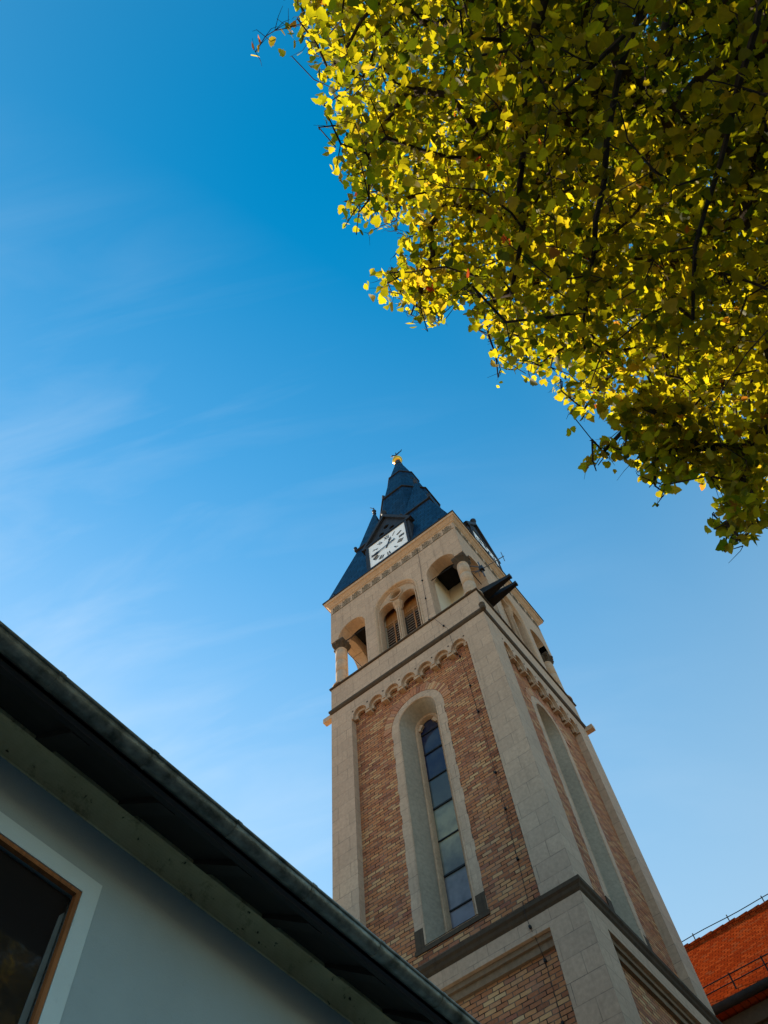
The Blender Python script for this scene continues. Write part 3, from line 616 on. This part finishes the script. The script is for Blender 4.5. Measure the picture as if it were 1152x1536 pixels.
# ------------------------------------------------------------------ things fixed on the belfry
def horn(x, label):
    t = thing('horn_loudspeaker', label, 'loudspeaker', (x, 0.25, 21.02), 'loudspeakers on the belfry')
    b = MB(); rings = [[(x - h, y, 21.03 - h), (x + h, y, 21.03 - h), (x + h, y, 21.03 + h), (x - h, y, 21.03 + h)] for y, h in ((0.25, 0.15), (0.10, 0.145), (-0.80, 0.058), (-0.88, 0.055))]
    b.loft(rings, True, True, True); b.build('horn', M_IRON, t)
    b = MB(); b.box(x - 0.06, x + 0.06, -0.93, -0.882, 20.97, 21.09); b.build('driver', M_BLACK, t)
    b = MB(); b.box(x - 0.03, x + 0.03, 0.08, 0.18, 20.6, 20.88); b.build('bracket', M_IRON, t)
horn(0.55, 'black tapered horn loudspeaker jutting from the belfry, the upper one beside the corner column')
horn(0.85, 'black tapered horn loudspeaker jutting from the belfry, the lower one farther from the corner column')
t = thing('aerial', 'thin metal television aerial with crossbars on an arm beside the belfry corner column', 'antenna', (0.3, 0.1, 22.2))
b = MB(); b.tube([(0.3, 0.12, 22.55), (0.3, -0.28, 21.98)], 0.016); b.tube([(0.3, 0.1, 22.15), (0.3, -0.30, 21.72)], 0.014); b.build('bracket_arm', M_ALU, t)
b = MB(); b.tube([(0.3, -0.24, 22.35), (0.3, -0.29, 21.40)], 0.02); b.build('mast', M_ALU, t)
b = MB(); b.tube([(0.3, -0.02, 21.9), (0.3, -1.04, 21.74)], 0.013); b.build('boom', M_ALU, t)
for y, h in ((-1.0, 0.28), (-0.75, 0.34), (-0.15, 0.2)):
    b = MB(); b.tube([(0.3, y, 21.76 + h), (0.3, y, 21.76 - h)], 0.010); b.build('crossbar', M_ALU, t)
b = MB(); b.box(0.22, 0.36, -0.34, -0.22, 21.78, 21.95); b.build('clamp_box', M_BLACK, t)

# ------------------------------------------------------------------ nave
NE, NR, NX0, NX1 = 11.72, 15.80, 5.92, 10.0
NY0, NY1 = -12.0, 4.9
nave = thing('church_nave', 'church nave with steep orange tiled roof and brick wall behind the tower', 'church', (10, -3, 0))
b = MB(); b.box(6.35, 13.65, NY0 + 0.3, NY1 - 0.3, 0.02, 11.6); b.build('wall', M_BRICK, nave)
b = MB(); b.box(6.16, 13.84, NY0 + 0.25, NY1 - 0.25, 11.25, 11.55); b.box(6.25, 13.75, NY0 + 0.27, NY1 - 0.27, 10.85, 11.247); b.build('cornice', M_STAIN, nave)
b = MB(); b.plate([[(NX0, NE), (NX0 + 0.02, NE - 0.12), (14.08, NE - 0.12), (14.1, NE), (NX1, NR)]], NY0, NY1, lambda s, d, z: (s, d, z)); rf = b.build('roof', M_TILE, nave)
b = MB(); yy = NY0
while yy < NY1 - 0.1:
    e = yy + 0.36; dz = random.uniform(0, 0.02)
    b.tube([(NX1, yy, NR - 0.02 + dz), (NX1, e + 0.04, NR - 0.035 + dz)], [0.12, 0.105], 8); yy = e
b.build('ridge_tiles', M_TILE, rf)
b = MB(); b.tube([(NX1, y, NR + 0.24 + 0.012 * math.sin(y * 3)) for y in np.linspace(NY0, NY1, 50)], 0.012, 5)
wr = b.build('ridge_wire', M_IRON, rf)
for y in np.arange(0.75, NY0, -1.05):
    b = MB(); b.tube([(NX1, y, NR + 0.05), (NX1, y, NR + 0.30)], 0.016, 5); b.build('wire_post', M_IRON, wr)
sl = (NR - NE) / (NX1 - NX0)
b = MB()
for dz in (0.16, 0.32): b.tube([(6.2, NY0, NE + 0.28 * sl + dz), (6.2, NY1, NE + 0.28 * sl + dz)], 0.012, 6)
sg_ = b.build('snow_guard', M_IRON, rf)
for y in np.arange(0.35, NY0, -0.75):
    b = MB(); b.hexa([(6.2, y, NE + 0.26 * sl), (6.235, y, NE + 0.26 * sl), (6.235, y + 0.03, NE + 0.26 * sl), (6.2, y + 0.03, NE + 0.26 * sl), (6.2, y, NE + 0.28 * sl + 0.36), (6.215, y, NE + 0.28 * sl + 0.36), (6.215, y + 0.03, NE + 0.28 * sl + 0.36), (6.2, y + 0.03, NE + 0.28 * sl + 0.36)]); b.build('guard_bracket', M_IRON, sg_)
def halfpipe(mb, a, b_, rad, axis, n=12, th=0.006):
    """open-topped half-round gutter from point a to b_"""
    a = Vector(a); b_ = Vector(b_); side = Vector((0, 1, 0)) if axis == 'x' else Vector((1, 0, 0))
    def ring(p, rr): return [p + side * rr * math.cos(math.pi + math.pi * i / n) + Vector((0, 0, 1)) * rr * math.sin(math.pi + math.pi * i / n) for i in range(n + 1)]
    o0, o1, i0, i1 = ring(a, rad), ring(b_, rad), ring(a, rad - th), ring(b_, rad - th)
    mb.loft([o0, o1], False, smooth=True); mb.loft([i0, i1], False, smooth=True); mb.loft([o0, i0], False); mb.loft([o1, i1], False)
    for q in (0, -1): mb.add([o0[q], o1[q], i1[q], i0[q]], [(0, 1, 2, 3)])
b = MB(); halfpipe(b, (NX0 - 0.02, NY0, NE - 0.04), (NX0 - 0.02, NY1, NE - 0.04), 0.11, 'y'); b.build('gutter', M_LEAD, rf)

# ------------------------------------------------------------------ house on the left
YW = -0.64717; HX0, HX1 = -16.0, -1.6
house = thing('house', 'grey plastered house with dark deep eaves and zinc gutter in the left foreground', 'house', (-9, 3, 0))
wx0, wx1, wz0, wz1 = -10.20, -9.035, 3.05, 4.466
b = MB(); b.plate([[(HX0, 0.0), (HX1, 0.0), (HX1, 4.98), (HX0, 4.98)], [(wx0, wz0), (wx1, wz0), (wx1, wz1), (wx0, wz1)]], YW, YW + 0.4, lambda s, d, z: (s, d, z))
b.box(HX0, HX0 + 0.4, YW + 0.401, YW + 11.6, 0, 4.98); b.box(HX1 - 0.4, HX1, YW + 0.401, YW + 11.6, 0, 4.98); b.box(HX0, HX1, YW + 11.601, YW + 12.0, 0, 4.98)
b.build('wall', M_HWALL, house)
b = MB(); e = 0.095
b.plate([[(wx0 - e, wz0 - e), (wx1 + e, wz0 - e), (wx1 + e, wz1 + e), (wx0 - e, wz1 + e)], [(wx0, wz0), (wx1, wz0), (wx1, wz1), (wx0, wz1)]], YW - 0.004, YW + 0.001, lambda s, d, z: (s, d, z)); b.build('window_surround', M_HBAND, house)
b = MB(); e = 0.024
T = lambda s, d, z: (s, d, z)
b.plate([[(wx0 + .001, wz0 + .001), (wx1 - .001, wz0 + .001), (wx1 - .001, wz1 - .001), (wx0 + .001, wz1 - .001)], [(wx0 + e, wz0 + e), (wx1 - e, wz0 + e), (wx1 - e, wz1 - e), (wx0 + e, wz1 - e)]], YW + 0.002, YW + 0.03, T)
hw = b.build('window', M_FRAME, house)
b = MB(); b.box(wx0 + .02, wx1 - .02, YW + 0.055, YW + 0.06, wz0 + .02, wz1 - .02); b.build('window_pane', M_HGLASS, hw)
b = MB(); b.hexa([(wx1 - e - 0.05, YW + 0.05, wz0 + e), (wx1 - e - 0.001, YW + 0.05, wz0 + e), (wx1 - e - 0.001, YW + 0.054, wz0 + e), (wx1 - e - 0.05, YW + 0.054, wz0 + e),
                  (wx1 - e - 0.022, YW + 0.05, wz1 - 0.13), (wx1 - e - 0.001, YW + 0.05, wz1 - 0.10), (wx1 - e - 0.001, YW + 0.054, wz1 - 0.10), (wx1 - e - 0.022, YW + 0.054, wz1 - 0.13)])
b.build('pale_strip', mat_plain('grey_strip', (0.13, 0.16, 0.17), 0.9), hw)  # pale strip inside the right edge of the frame, wider towards the bottom
# coved cornice
b = MB(); pr = [(0.0, 4.835)] + [(0.30 * (1 - math.cos(math.pi / 2 * i / 8)), 4.835 + 0.16 * math.sin(math.pi / 2 * i / 8)) for i in range(1, 9)] + [(0.30, 5.05), (0.0, 5.05)]
pr = [(0.0, 4.835)] + [(0.010 + 0.10 * (1 - math.cos(math.pi / 2 * i / 10)), 4.837 + 0.105 * math.sin(math.pi / 2 * i / 10)) for i in range(11)] + [(0.12, 5.06), (0.0, 5.06)]
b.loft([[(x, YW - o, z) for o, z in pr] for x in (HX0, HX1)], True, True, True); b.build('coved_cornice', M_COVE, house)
# roof: slope rises away from the eave
def roofz(y): return 4.745 + (y - (YW - 0.56)) * 1.24
b = MB(); ye = YW - 0.56; yr = YW + 6.0; yb = YW + 12.56  # ridge height and depth shaped so the unseen roof shades the lower crown
b.plate([[(ye, roofz(ye)), (yr, roofz(yr)), (yb, roofz(ye)), (yb, roofz(ye) + 0.10), (yr, roofz(yr) + 0.12), (ye, roofz(ye) + 0.075)]], HX0 - 0.3, HX1 + 0.3, lambda s, d, z: (d, s, z))
hr = b.build('roof', M_TILE, house)
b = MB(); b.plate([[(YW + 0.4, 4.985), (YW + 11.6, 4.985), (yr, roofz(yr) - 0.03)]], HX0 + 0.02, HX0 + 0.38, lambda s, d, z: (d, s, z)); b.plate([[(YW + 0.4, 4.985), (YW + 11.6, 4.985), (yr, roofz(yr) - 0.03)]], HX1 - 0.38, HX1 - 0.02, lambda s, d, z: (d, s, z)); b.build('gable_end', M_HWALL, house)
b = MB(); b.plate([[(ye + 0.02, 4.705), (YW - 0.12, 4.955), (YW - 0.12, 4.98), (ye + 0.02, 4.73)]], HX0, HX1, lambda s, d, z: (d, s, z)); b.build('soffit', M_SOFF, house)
x = -13.1
while x < HX1 - 0.3:
    b = MB(); y0, y1 = ye + 0.06, YW - 0.125
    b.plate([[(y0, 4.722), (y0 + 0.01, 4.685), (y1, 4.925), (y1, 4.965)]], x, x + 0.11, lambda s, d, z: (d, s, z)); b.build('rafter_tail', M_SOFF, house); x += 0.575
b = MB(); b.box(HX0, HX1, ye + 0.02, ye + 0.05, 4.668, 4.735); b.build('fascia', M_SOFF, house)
GY, GZ, GR = YW - 0.612, 4.722, 0.048
b = MB(); halfpipe(b, (HX0 - 0.2, GY, GZ), (HX1 + 0.2, GY, GZ), GR, 'x', 16)
b.tube([(HX0 - 0.2, GY - GR - 0.002, GZ + 0.004), (HX1 + 0.2, GY - GR - 0.002, GZ + 0.004)], 0.0095, 8)
gt = b.build('gutter', M_GUTT, house)
for x in np.arange(-12.9, HX1, 0.60):
    b = MB(); xx = x + 0.0
    rg = lambda xq, rr: [(xq, GY + rr * math.cos(math.pi + math.pi * i / 14), GZ + rr * math.sin(math.pi + math.pi * i / 14)) for i in range(15)]
    b.loft([rg(xx, GR + 0.0005), rg(xx, GR + 0.004), rg(xx + 0.025, GR + 0.004), rg(xx + 0.025, GR + 0.0005)], False, smooth=False)
    b.tube([(xx - 0.004, GY - GR - 0.002, GZ + 0.004), (xx + 0.03, GY - GR - 0.002, GZ + 0.004)], 0.0125, 8); b.build('gutter_joint', M_GUTT, gt)

# ------------------------------------------------------------------ tree
TX, TY = -9.35, -8.3
TOP = 13.4
tree = thing('broadleaf_tree', 'broadleaf tree with yellow green autumn leaves overhanging at upper right', 'tree', (TX, TY, 0))
def proj(P):
    q = np.asarray(P) - np.array(CAM); v = q @ np.array(RC).T
    z = np.where(np.abs(v[..., 2]) < 1e-4, 1e-4, v[..., 2])
    return 576 + FPX * v[..., 0] / z, 768 + FPX * v[..., 1] / z, v[..., 2]
POLY = np.array([(455, -60), (432, 10), (440, 60), (452, 95), (480, 118), (490, 150), (478, 172), (480, 215), (512, 245), (515, 290), (508, 320), (545, 355), (590, 362), (598, 388), (556, 402), (552, 425), (572, 462), (612, 470), (632, 500), (662, 488), (690, 440), (712, 470), (740, 545), (758, 580), (775, 545), (800, 575), (832, 580), (850, 605), (862, 640), (915, 625), (930, 660), (872, 680), (880, 705), (925, 700), (955, 678), (972, 720), (988, 762), (1004, 730), (1040, 720), (1082, 722), (1098, 760), (1056, 778), (1085, 795), (1108, 838), (1135, 790), (1180, 800), (1300, 860), (1500, 900), (1500, -60)], float)
def unproj(x, y, dist):
    v = np.array([(x - 576) / FPX, (y - 768) / FPX, 1.0]); v /= np.linalg.norm(v); return np.array(CAM) + dist * (v @ np.array(RC))
def inside(px, py, poly):
    c = np.zeros(np.shape(px), bool); n = len(poly); j = n - 1
    for i in range(n):
        xi, yi = poly[i]; xj, yj = poly[j]
        with np.errstate(divide='ignore', invalid='ignore'):
            t = ((yi > py) != (yj > py)) & (px < (xj - xi) * (py - yi) / (yj - yi + 1e-12) + xi)
        c ^= t; j = i
    return c
def wob(x, y):
    return (x + 9 * np.sin(y * 0.061 + x * 0.023) + 8 * np.sin(y * 0.143 - x * 0.071 + 1.3) + 5 * np.sin(y * 0.31 + 0.5),
            y + 9 * np.sin(x * 0.055 + 2.1) + 8 * np.sin(x * 0.127 + y * 0.083) + 5 * np.sin(x * 0.29 + 0.9))
def near_edge(P):
    x, y, z = proj(P)
    return ~inside(x - 26, y + 26, POLY) & (x > 0) & (x < 1152) & (y < 600)
def visible_ok(P):
    """True where the crown may grow: outside the frame, or inside the crown's outline"""
    x, y, z = proj(P)
    x, y = wob(x, y)
    infr = (z > 0.1) & (x > -120) & (x < 1152 + 150) & (y > -55) & (y < 1536 + 200)
    return ~infr | inside(x, y, POLY)
# attraction points through an uneven crown
CEN = np.array([TX, TY, 8.9])
pts = []
lob = [(rng.normal(size=3), rng.uniform(0.55, 1.0)) for _ in range(26)]
lob = [(a / np.linalg.norm(a), s) for a, s in lob]
tries = 0
while len(pts) < 6500:
    v = rng.normal(size=3); v /= np.linalg.norm(v)
    rad = rng.uniform(0.25, 1.0) ** 0.5
    bulge = 0.86 + 0.20 * max(max(0, (a @ v - 0.72) / 0.28) * s for a, s in lob)
    P = CEN + v * rad * bulge * np.array([5.4, 5.4, 4.4])
    if P[2] < 5.3 + 0.25 * math.sin(P[0] * 2) or np.linalg.norm(P - np.array(CAM)) < 4.6: continue
    if not visible_ok(P): continue
    x, y, z = proj(P)
    if not (z > 0.1 and -100 < x < 1300 and -150 < y < 1000) and rng.random() > 0.4: continue
    pts.append(P)
# extra shoots along the outline so the edge is frayed rather than cut
EDGE = [(470, 60, 7.3), (500, 110, 7.2), (490, 190, 7.1), (540, 240, 7.2), (530, 300, 7.0), (545, 340, 7.2), (580, 425, 6.7), (620, 470, 6.6), (650, 470, 6.9), (700, 430, 7.0), (735, 500, 6.8), (755, 555, 6.6), (800, 550, 6.7), (840, 575, 6.5), (880, 620, 6.4), (900, 690, 5.8), (940, 660, 5.9), (990, 740, 5.6), (1060, 700, 5.6), (1080, 780, 5.3), (1105, 810, 5.2), (1120, 780, 5.2), (1000, 690, 5.8), (895, 672, 5.9), (925, 672, 5.8), (885, 695, 5.9), (950, 650, 6.0), (970, 700, 5.7), (985, 735, 5.6), (1020, 700, 5.6), (1050, 680, 5.6), (1090, 740, 5.4), (1100, 820, 5.2), (1090, 790, 5.2), (1125, 760, 5.3), (1140, 780, 5.2), (1110, 700, 5.4), (600, 350, 7.2), (640, 440, 6.8), (560, 300, 7.2), (450, 30, 7.4)]
for x, y, dd in EDGE:
    for q in range(3): pts.append(unproj(x + rng.uniform(-14, 14), y + rng.uniform(-14, 14), dd + rng.uniform(-0.3, 0.3)))
SPUR = [unproj(x, y, dd) for x, y, dd in ((432, 42, 7.5), (412, 46, 7.5), (398, 55, 7.5), (383, 78, 7.5))]
pts = np.array(pts)
# skeleton: trunk nodes, then each point joins the nearest node that lies nearer to the trunk
nodes = [np.array([TX + 0.05 * math.sin(z * 1.3), TY + 0.05 * math.cos(z), z]) for z in np.arange(0, TOP - 1.0, 0.4)]
par = [-1] + list(range(len(nodes) - 1)); ntrunk = len(nodes)
def cost(P): return math.hypot(P[0] - TX, P[1] - TY)
LIMBS = []
hub0 = len(nodes)
for az, el, z0, ln in [(75, 32, 3.6, 4.6), (120, 30, 4.0, 4.4), (40, 26, 3.9, 4.4), (95, 48, 5.2, 4.4), (60, 52, 6.0, 3.8), (5, 30, 4.2, 4.2), (-40, 28, 4.4, 4.2), (-90, 30, 4.0, 4.2), (-140, 30, 4.6, 4.2), (165, 28, 4.2, 4.2), (130, 55, 6.6, 3.4), (20, 55, 7.0, 3.2), (-70, 55, 6.8, 3.3), (-160, 52, 7.2, 3.2)]:
    a, e = math.radians(az), math.radians(el); k = int(z0 / 0.4); P = nodes[k].copy(); last = k
    st = 14; 
    for i in range(st):
        u = i / st; e2 = e * (1.25 - 0.75 * u); a2 = a + 0.35 * math.sin(u * 5 + az)
        P = P + np.array([math.cos(e2) * math.cos(a2), math.cos(e2) * math.sin(a2), math.sin(e2)]) * ln / st + rng.normal(size=3) * 0.035
        if i > 5 and not visible_ok(P): break
        nodes.append(P.copy()); par.append(last); last = len(nodes) - 1
for path in (((1010, -40, 5.3), (960, 35, 5.2), (885, 100, 5.1), (822, 155, 5.05), (814, 215, 5.0), (832, 310, 5.1), (838, 380, 5.3)),
             ((990, -60, 5.2), (928, 105, 5.1), (908, 215, 5.05), (895, 325, 5.1), (882, 410, 5.3), (870, 470, 5.5)),
             ((1150, -30, 5.0), (1090, 200, 4.95), (1046, 375, 4.95), (1036, 480, 5.1), (1010, 560, 5.3)),
             ((830, -40, 5.8), (790, 100, 5.6), (786, 230, 5.5), (780, 330, 5.5), (765, 430, 5.7))):
    W_ = [unproj(*q) for q in path]; k = 9; st0 = nodes[k]; mids = [st0 + (W_[0] - st0) * u + np.array([0, 0, 0.5 * math.sin(math.pi * u)]) for u in (0.25, 0.5, 0.75)]
    last = k; prev = st0
    for tgt in mids + W_:
        n_ = max(1, int(np.linalg.norm(tgt - prev) / 0.18))
        for i in range(1, n_ + 1):
            nodes.append(prev + (tgt - prev) * i / n_ + rng.normal(size=3) * 0.012); par.append(last); last = len(nodes) - 1
        prev = tgt
A = np.zeros((120000, 3)); A[:len(nodes)] = nodes; cst = np.zeros(120000); cst[:len(nodes)] = [cost(p) for p in nodes]
nn = len(nodes); tips = []
order = np.argsort([cost(p) + rng.uniform(0, 0.8) for p in pts])
minb = 6
for idx in order:
    P = pts[idx]; c = cost(P)
    dv = np.linalg.norm(A[minb:nn] - P, axis=1) + np.where(cst[minb:nn] > c + 0.1, 1.2, 0) + np.where(A[minb:nn, 2] > P[2] + 0.7, 0.8, 0)
    j = int(np.argmin(dv)) + minb; Q = A[j].copy(); ds = np.linalg.norm(P - Q); st = max(1, int(ds / 0.16)); last = j
    sag = np.array([0, 0, 0.10 * ds]) * rng.uniform(-0.3, 1.0); off = rng.normal(size=3) * 0.07 * ds
    for i in range(1, st + 1):
        u = i / st; R_ = Q + (P - Q) * u + (sag + off) * math.sin(math.pi * u)
        A[nn] = R_; cst[nn] = cost(R_); par.append(last); last = nn; nn += 1
    tips.append((last, j))
# spur of nearly bare twigs at the far left
j = int(np.argmin(np.linalg.norm(A[minb:nn] - SPUR[0], axis=1))) + minb; last = j
for P in SPUR:
    A[nn] = P; par.append(last); last = nn; nn += 1
A = A[:nn]; par = np.array(par)
load = np.zeros(nn)
for t, _ in tips: load[t] += 1
load[nn - 1] += 1
for i in range(nn - 1, 0, -1):
    if par[i] >= 0 and par[i] < i: load[par[i]] += load[i]
radn = 0.0042 * np.maximum(load, 0.6) ** 0.52
radn[:ntrunk] = np.maximum(radn[:ntrunk], np.linspace(0.27, 0.035, ntrunk))
kids = [[] for _ in range(nn)]
for i in range(1, nn): kids[par[i]].append(i)
# chains -> tubes; thick chains are limbs, the rest branch and twig wood
trunkmb, limbs, twigs = MB(), [], MB()
trunkmb.tube([A[i] for i in range(ntrunk)], [float(radn[i]) * (1.35 if i == 0 else 1) for i in range(ntrunk)], 12)
stack = [(i, q) for i in range(ntrunk) for q in kids[i] if q >= ntrunk]
while stack:
    p0, q = stack.pop(); ch = [p0, q]
    while kids[ch[-1]]:
        ks = sorted(kids[ch[-1]], key=lambda t: -load[t]); 
        for o in ks[1:]: stack.append((ch[-1], o))
        ch.append(ks[0])
    P3 = [A[i] for i in ch]; rr_ = [float(radn[i]) for i in ch]; rr_[0] = rr_[1]
    if rr_[0] > 0.028 and p0 < ntrunk:
        mb = MB(); mb.tube(P3, rr_, 8, False); limbs.append(mb)
    else: twigs.tube(P3, rr_, 5 if rr_[0] > 0.012 else 4 if rr_[0] > 0.007 else 3, False)
for (t, j) in tips:            # fine bare twiglets
    for q in range(2):
        dv = A[t] - np.array([TX, TY, 8.0]); dv = dv / np.linalg.norm(dv) + rng.normal(size=3) * 0.6; dv /= np.linalg.norm(dv)
        L_ = rng.uniform(0.05, 0.17); E1 = A[t] + dv * L_ * 0.5 + rng.normal(size=3) * 0.012; E2 = E1 + (dv + rng.normal(size=3) * 0.35) * L_ * 0.5
        if visible_ok(E2) or rng.random() < 0.15: twigs.tube([A[t], E1, E2], [0.0028, 0.0022, 0.0012], 3, False)
for P in SPUR:
    for q in range(3):
        dv = rng.normal(size=3); dv[2] = abs(dv[2]) * 0.3; dv /= np.linalg.norm(dv); L_ = rng.uniform(0.08, 0.18)
        twigs.tube([P, P + dv * L_ * 0.6, P + dv * L_ + rng.normal(size=3) * 0.02], [0.0032, 0.0024, 0.0014], 3, False)
trunk = trunkmb.build('trunk', M_BARK, tree, False)
for mb in limbs: mb.build('limb', M_BARK, trunk, False)
twigs.build('branches', M_BARK, tree, False)
# leaves
OUTL = np.array([(0, 0), (0.20, 0.02), (0.44, 0.16), (0.36, 0.30), (0.47, 0.44), (0.30, 0.56), (0.22, 0.78), (0.0, 1.0), (-0.22, 0.78), (-0.30, 0.56), (-0.47, 0.44), (-0.36, 0.30), (-0.44, 0.16), (-0.20, 0.02)])
LP, LS, LT = [], [], []
nodeset = []
for (t, j) in tips:
    ch = [t]
    while len(ch) < 5 and par[ch[-1]] > ntrunk: ch.append(par[ch[-1]])
    nodeset.append(ch)
def leaf(P, size, tint): LP.append(P); LS.append(size); LT.append(tint)
for ch in nodeset:
    if rng.random() < 0.04: continue
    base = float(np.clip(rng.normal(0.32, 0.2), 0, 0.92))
    # sunlight painted into the tint: yellower on the outer, sunny side, darker green opposite
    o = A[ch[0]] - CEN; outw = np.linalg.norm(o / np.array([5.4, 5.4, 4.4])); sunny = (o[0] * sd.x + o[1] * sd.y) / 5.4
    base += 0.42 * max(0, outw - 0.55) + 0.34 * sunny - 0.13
    nl = int(rng.integers(18, 32))
    Q = A[np.array(ch)[rng.integers(0, len(ch), nl)]] + rng.normal(size=(nl, 3)) * np.array([0.12, 0.12, 0.10])
    Q = Q[visible_ok(Q)]
    if len(Q): Q = Q[~near_edge(Q) | (rng.random(len(Q)) < 0.6)]
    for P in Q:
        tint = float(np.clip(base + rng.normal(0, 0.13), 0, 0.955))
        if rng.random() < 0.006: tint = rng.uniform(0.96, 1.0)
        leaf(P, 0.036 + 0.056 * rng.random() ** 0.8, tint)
for P, n in ((SPUR[0], 5), (SPUR[3], 4), (SPUR[2], 2)):
    for q in range(n): leaf(P + rng.normal(size=3) * 0.025, rng.uniform(0.05, 0.085), rng.uniform(0.85, 0.99))
nl = len(LP); P0 = np.array(LP); sz = np.array(LS)[:, None, None]
dirn = rng.normal(size=(nl, 3)); dirn[:, 2] -= 0.7; dirn /= np.linalg.norm(dirn, axis=1, keepdims=True)
nrm = rng.normal(size=(nl, 3)) + np.array([0, 0.25, 0.9]); nrm -= dirn * (nrm * dirn).sum(1, keepdims=True); nrm /= np.linalg.norm(nrm, axis=1, keepdims=True)
sxv = np.cross(dirn, nrm); fold = rng.uniform(0.05, 0.30, (nl, 1)); curl = rng.uniform(-0.15, 0.25, (nl, 1))
u = OUTL[None, :, 0] * (1 + rng.uniform(-0.12, 0.12, (nl, 14))) * rng.uniform(0.9, 1.15, (nl, 1)); v = np.repeat(OUTL[None, :, 1], nl, 0)
V = P0[:, None, :] + sz * (u[..., None] * sxv[:, None, :] + v[..., None] * dirn[:, None, :] + (np.abs(u) * fold - curl * v * v)[..., None] * nrm[:, None, :])
V = V.reshape(-1, 3)
halfA = [0, 1, 2, 3, 4, 5, 6, 7]; halfB = [0, 7, 8, 9, 10, 11, 12, 13]
me = bpy.data.meshes.new('crown'); me.vertices.add(nl * 14); me.vertices.foreach_set('co', V.ravel())
idx = (np.arange(nl)[:, None] * 14 + np.array(halfA + halfB)[None, :]).ravel()
me.loops.add(len(idx)); me.loops.foreach_set('vertex_index', idx.astype(np.int32))
me.polygons.add(nl * 2); me.polygons.foreach_set('loop_start', np.arange(0, len(idx), 8, dtype=np.int32)); me.polygons.foreach_set('loop_total', np.full(nl * 2, 8, dtype=np.int32))
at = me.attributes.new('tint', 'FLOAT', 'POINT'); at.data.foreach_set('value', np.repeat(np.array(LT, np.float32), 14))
me.update(calc_edges=True); me.validate(); me.materials.append(M_LEAF)
crown = bpy.data.objects.new('crown', me); col.objects.link(crown); crown.parent = tree; crown.location = -WLOC[tree.name]
print('leaves', nl, 'limbs', len(limbs), 'nodes', nn)
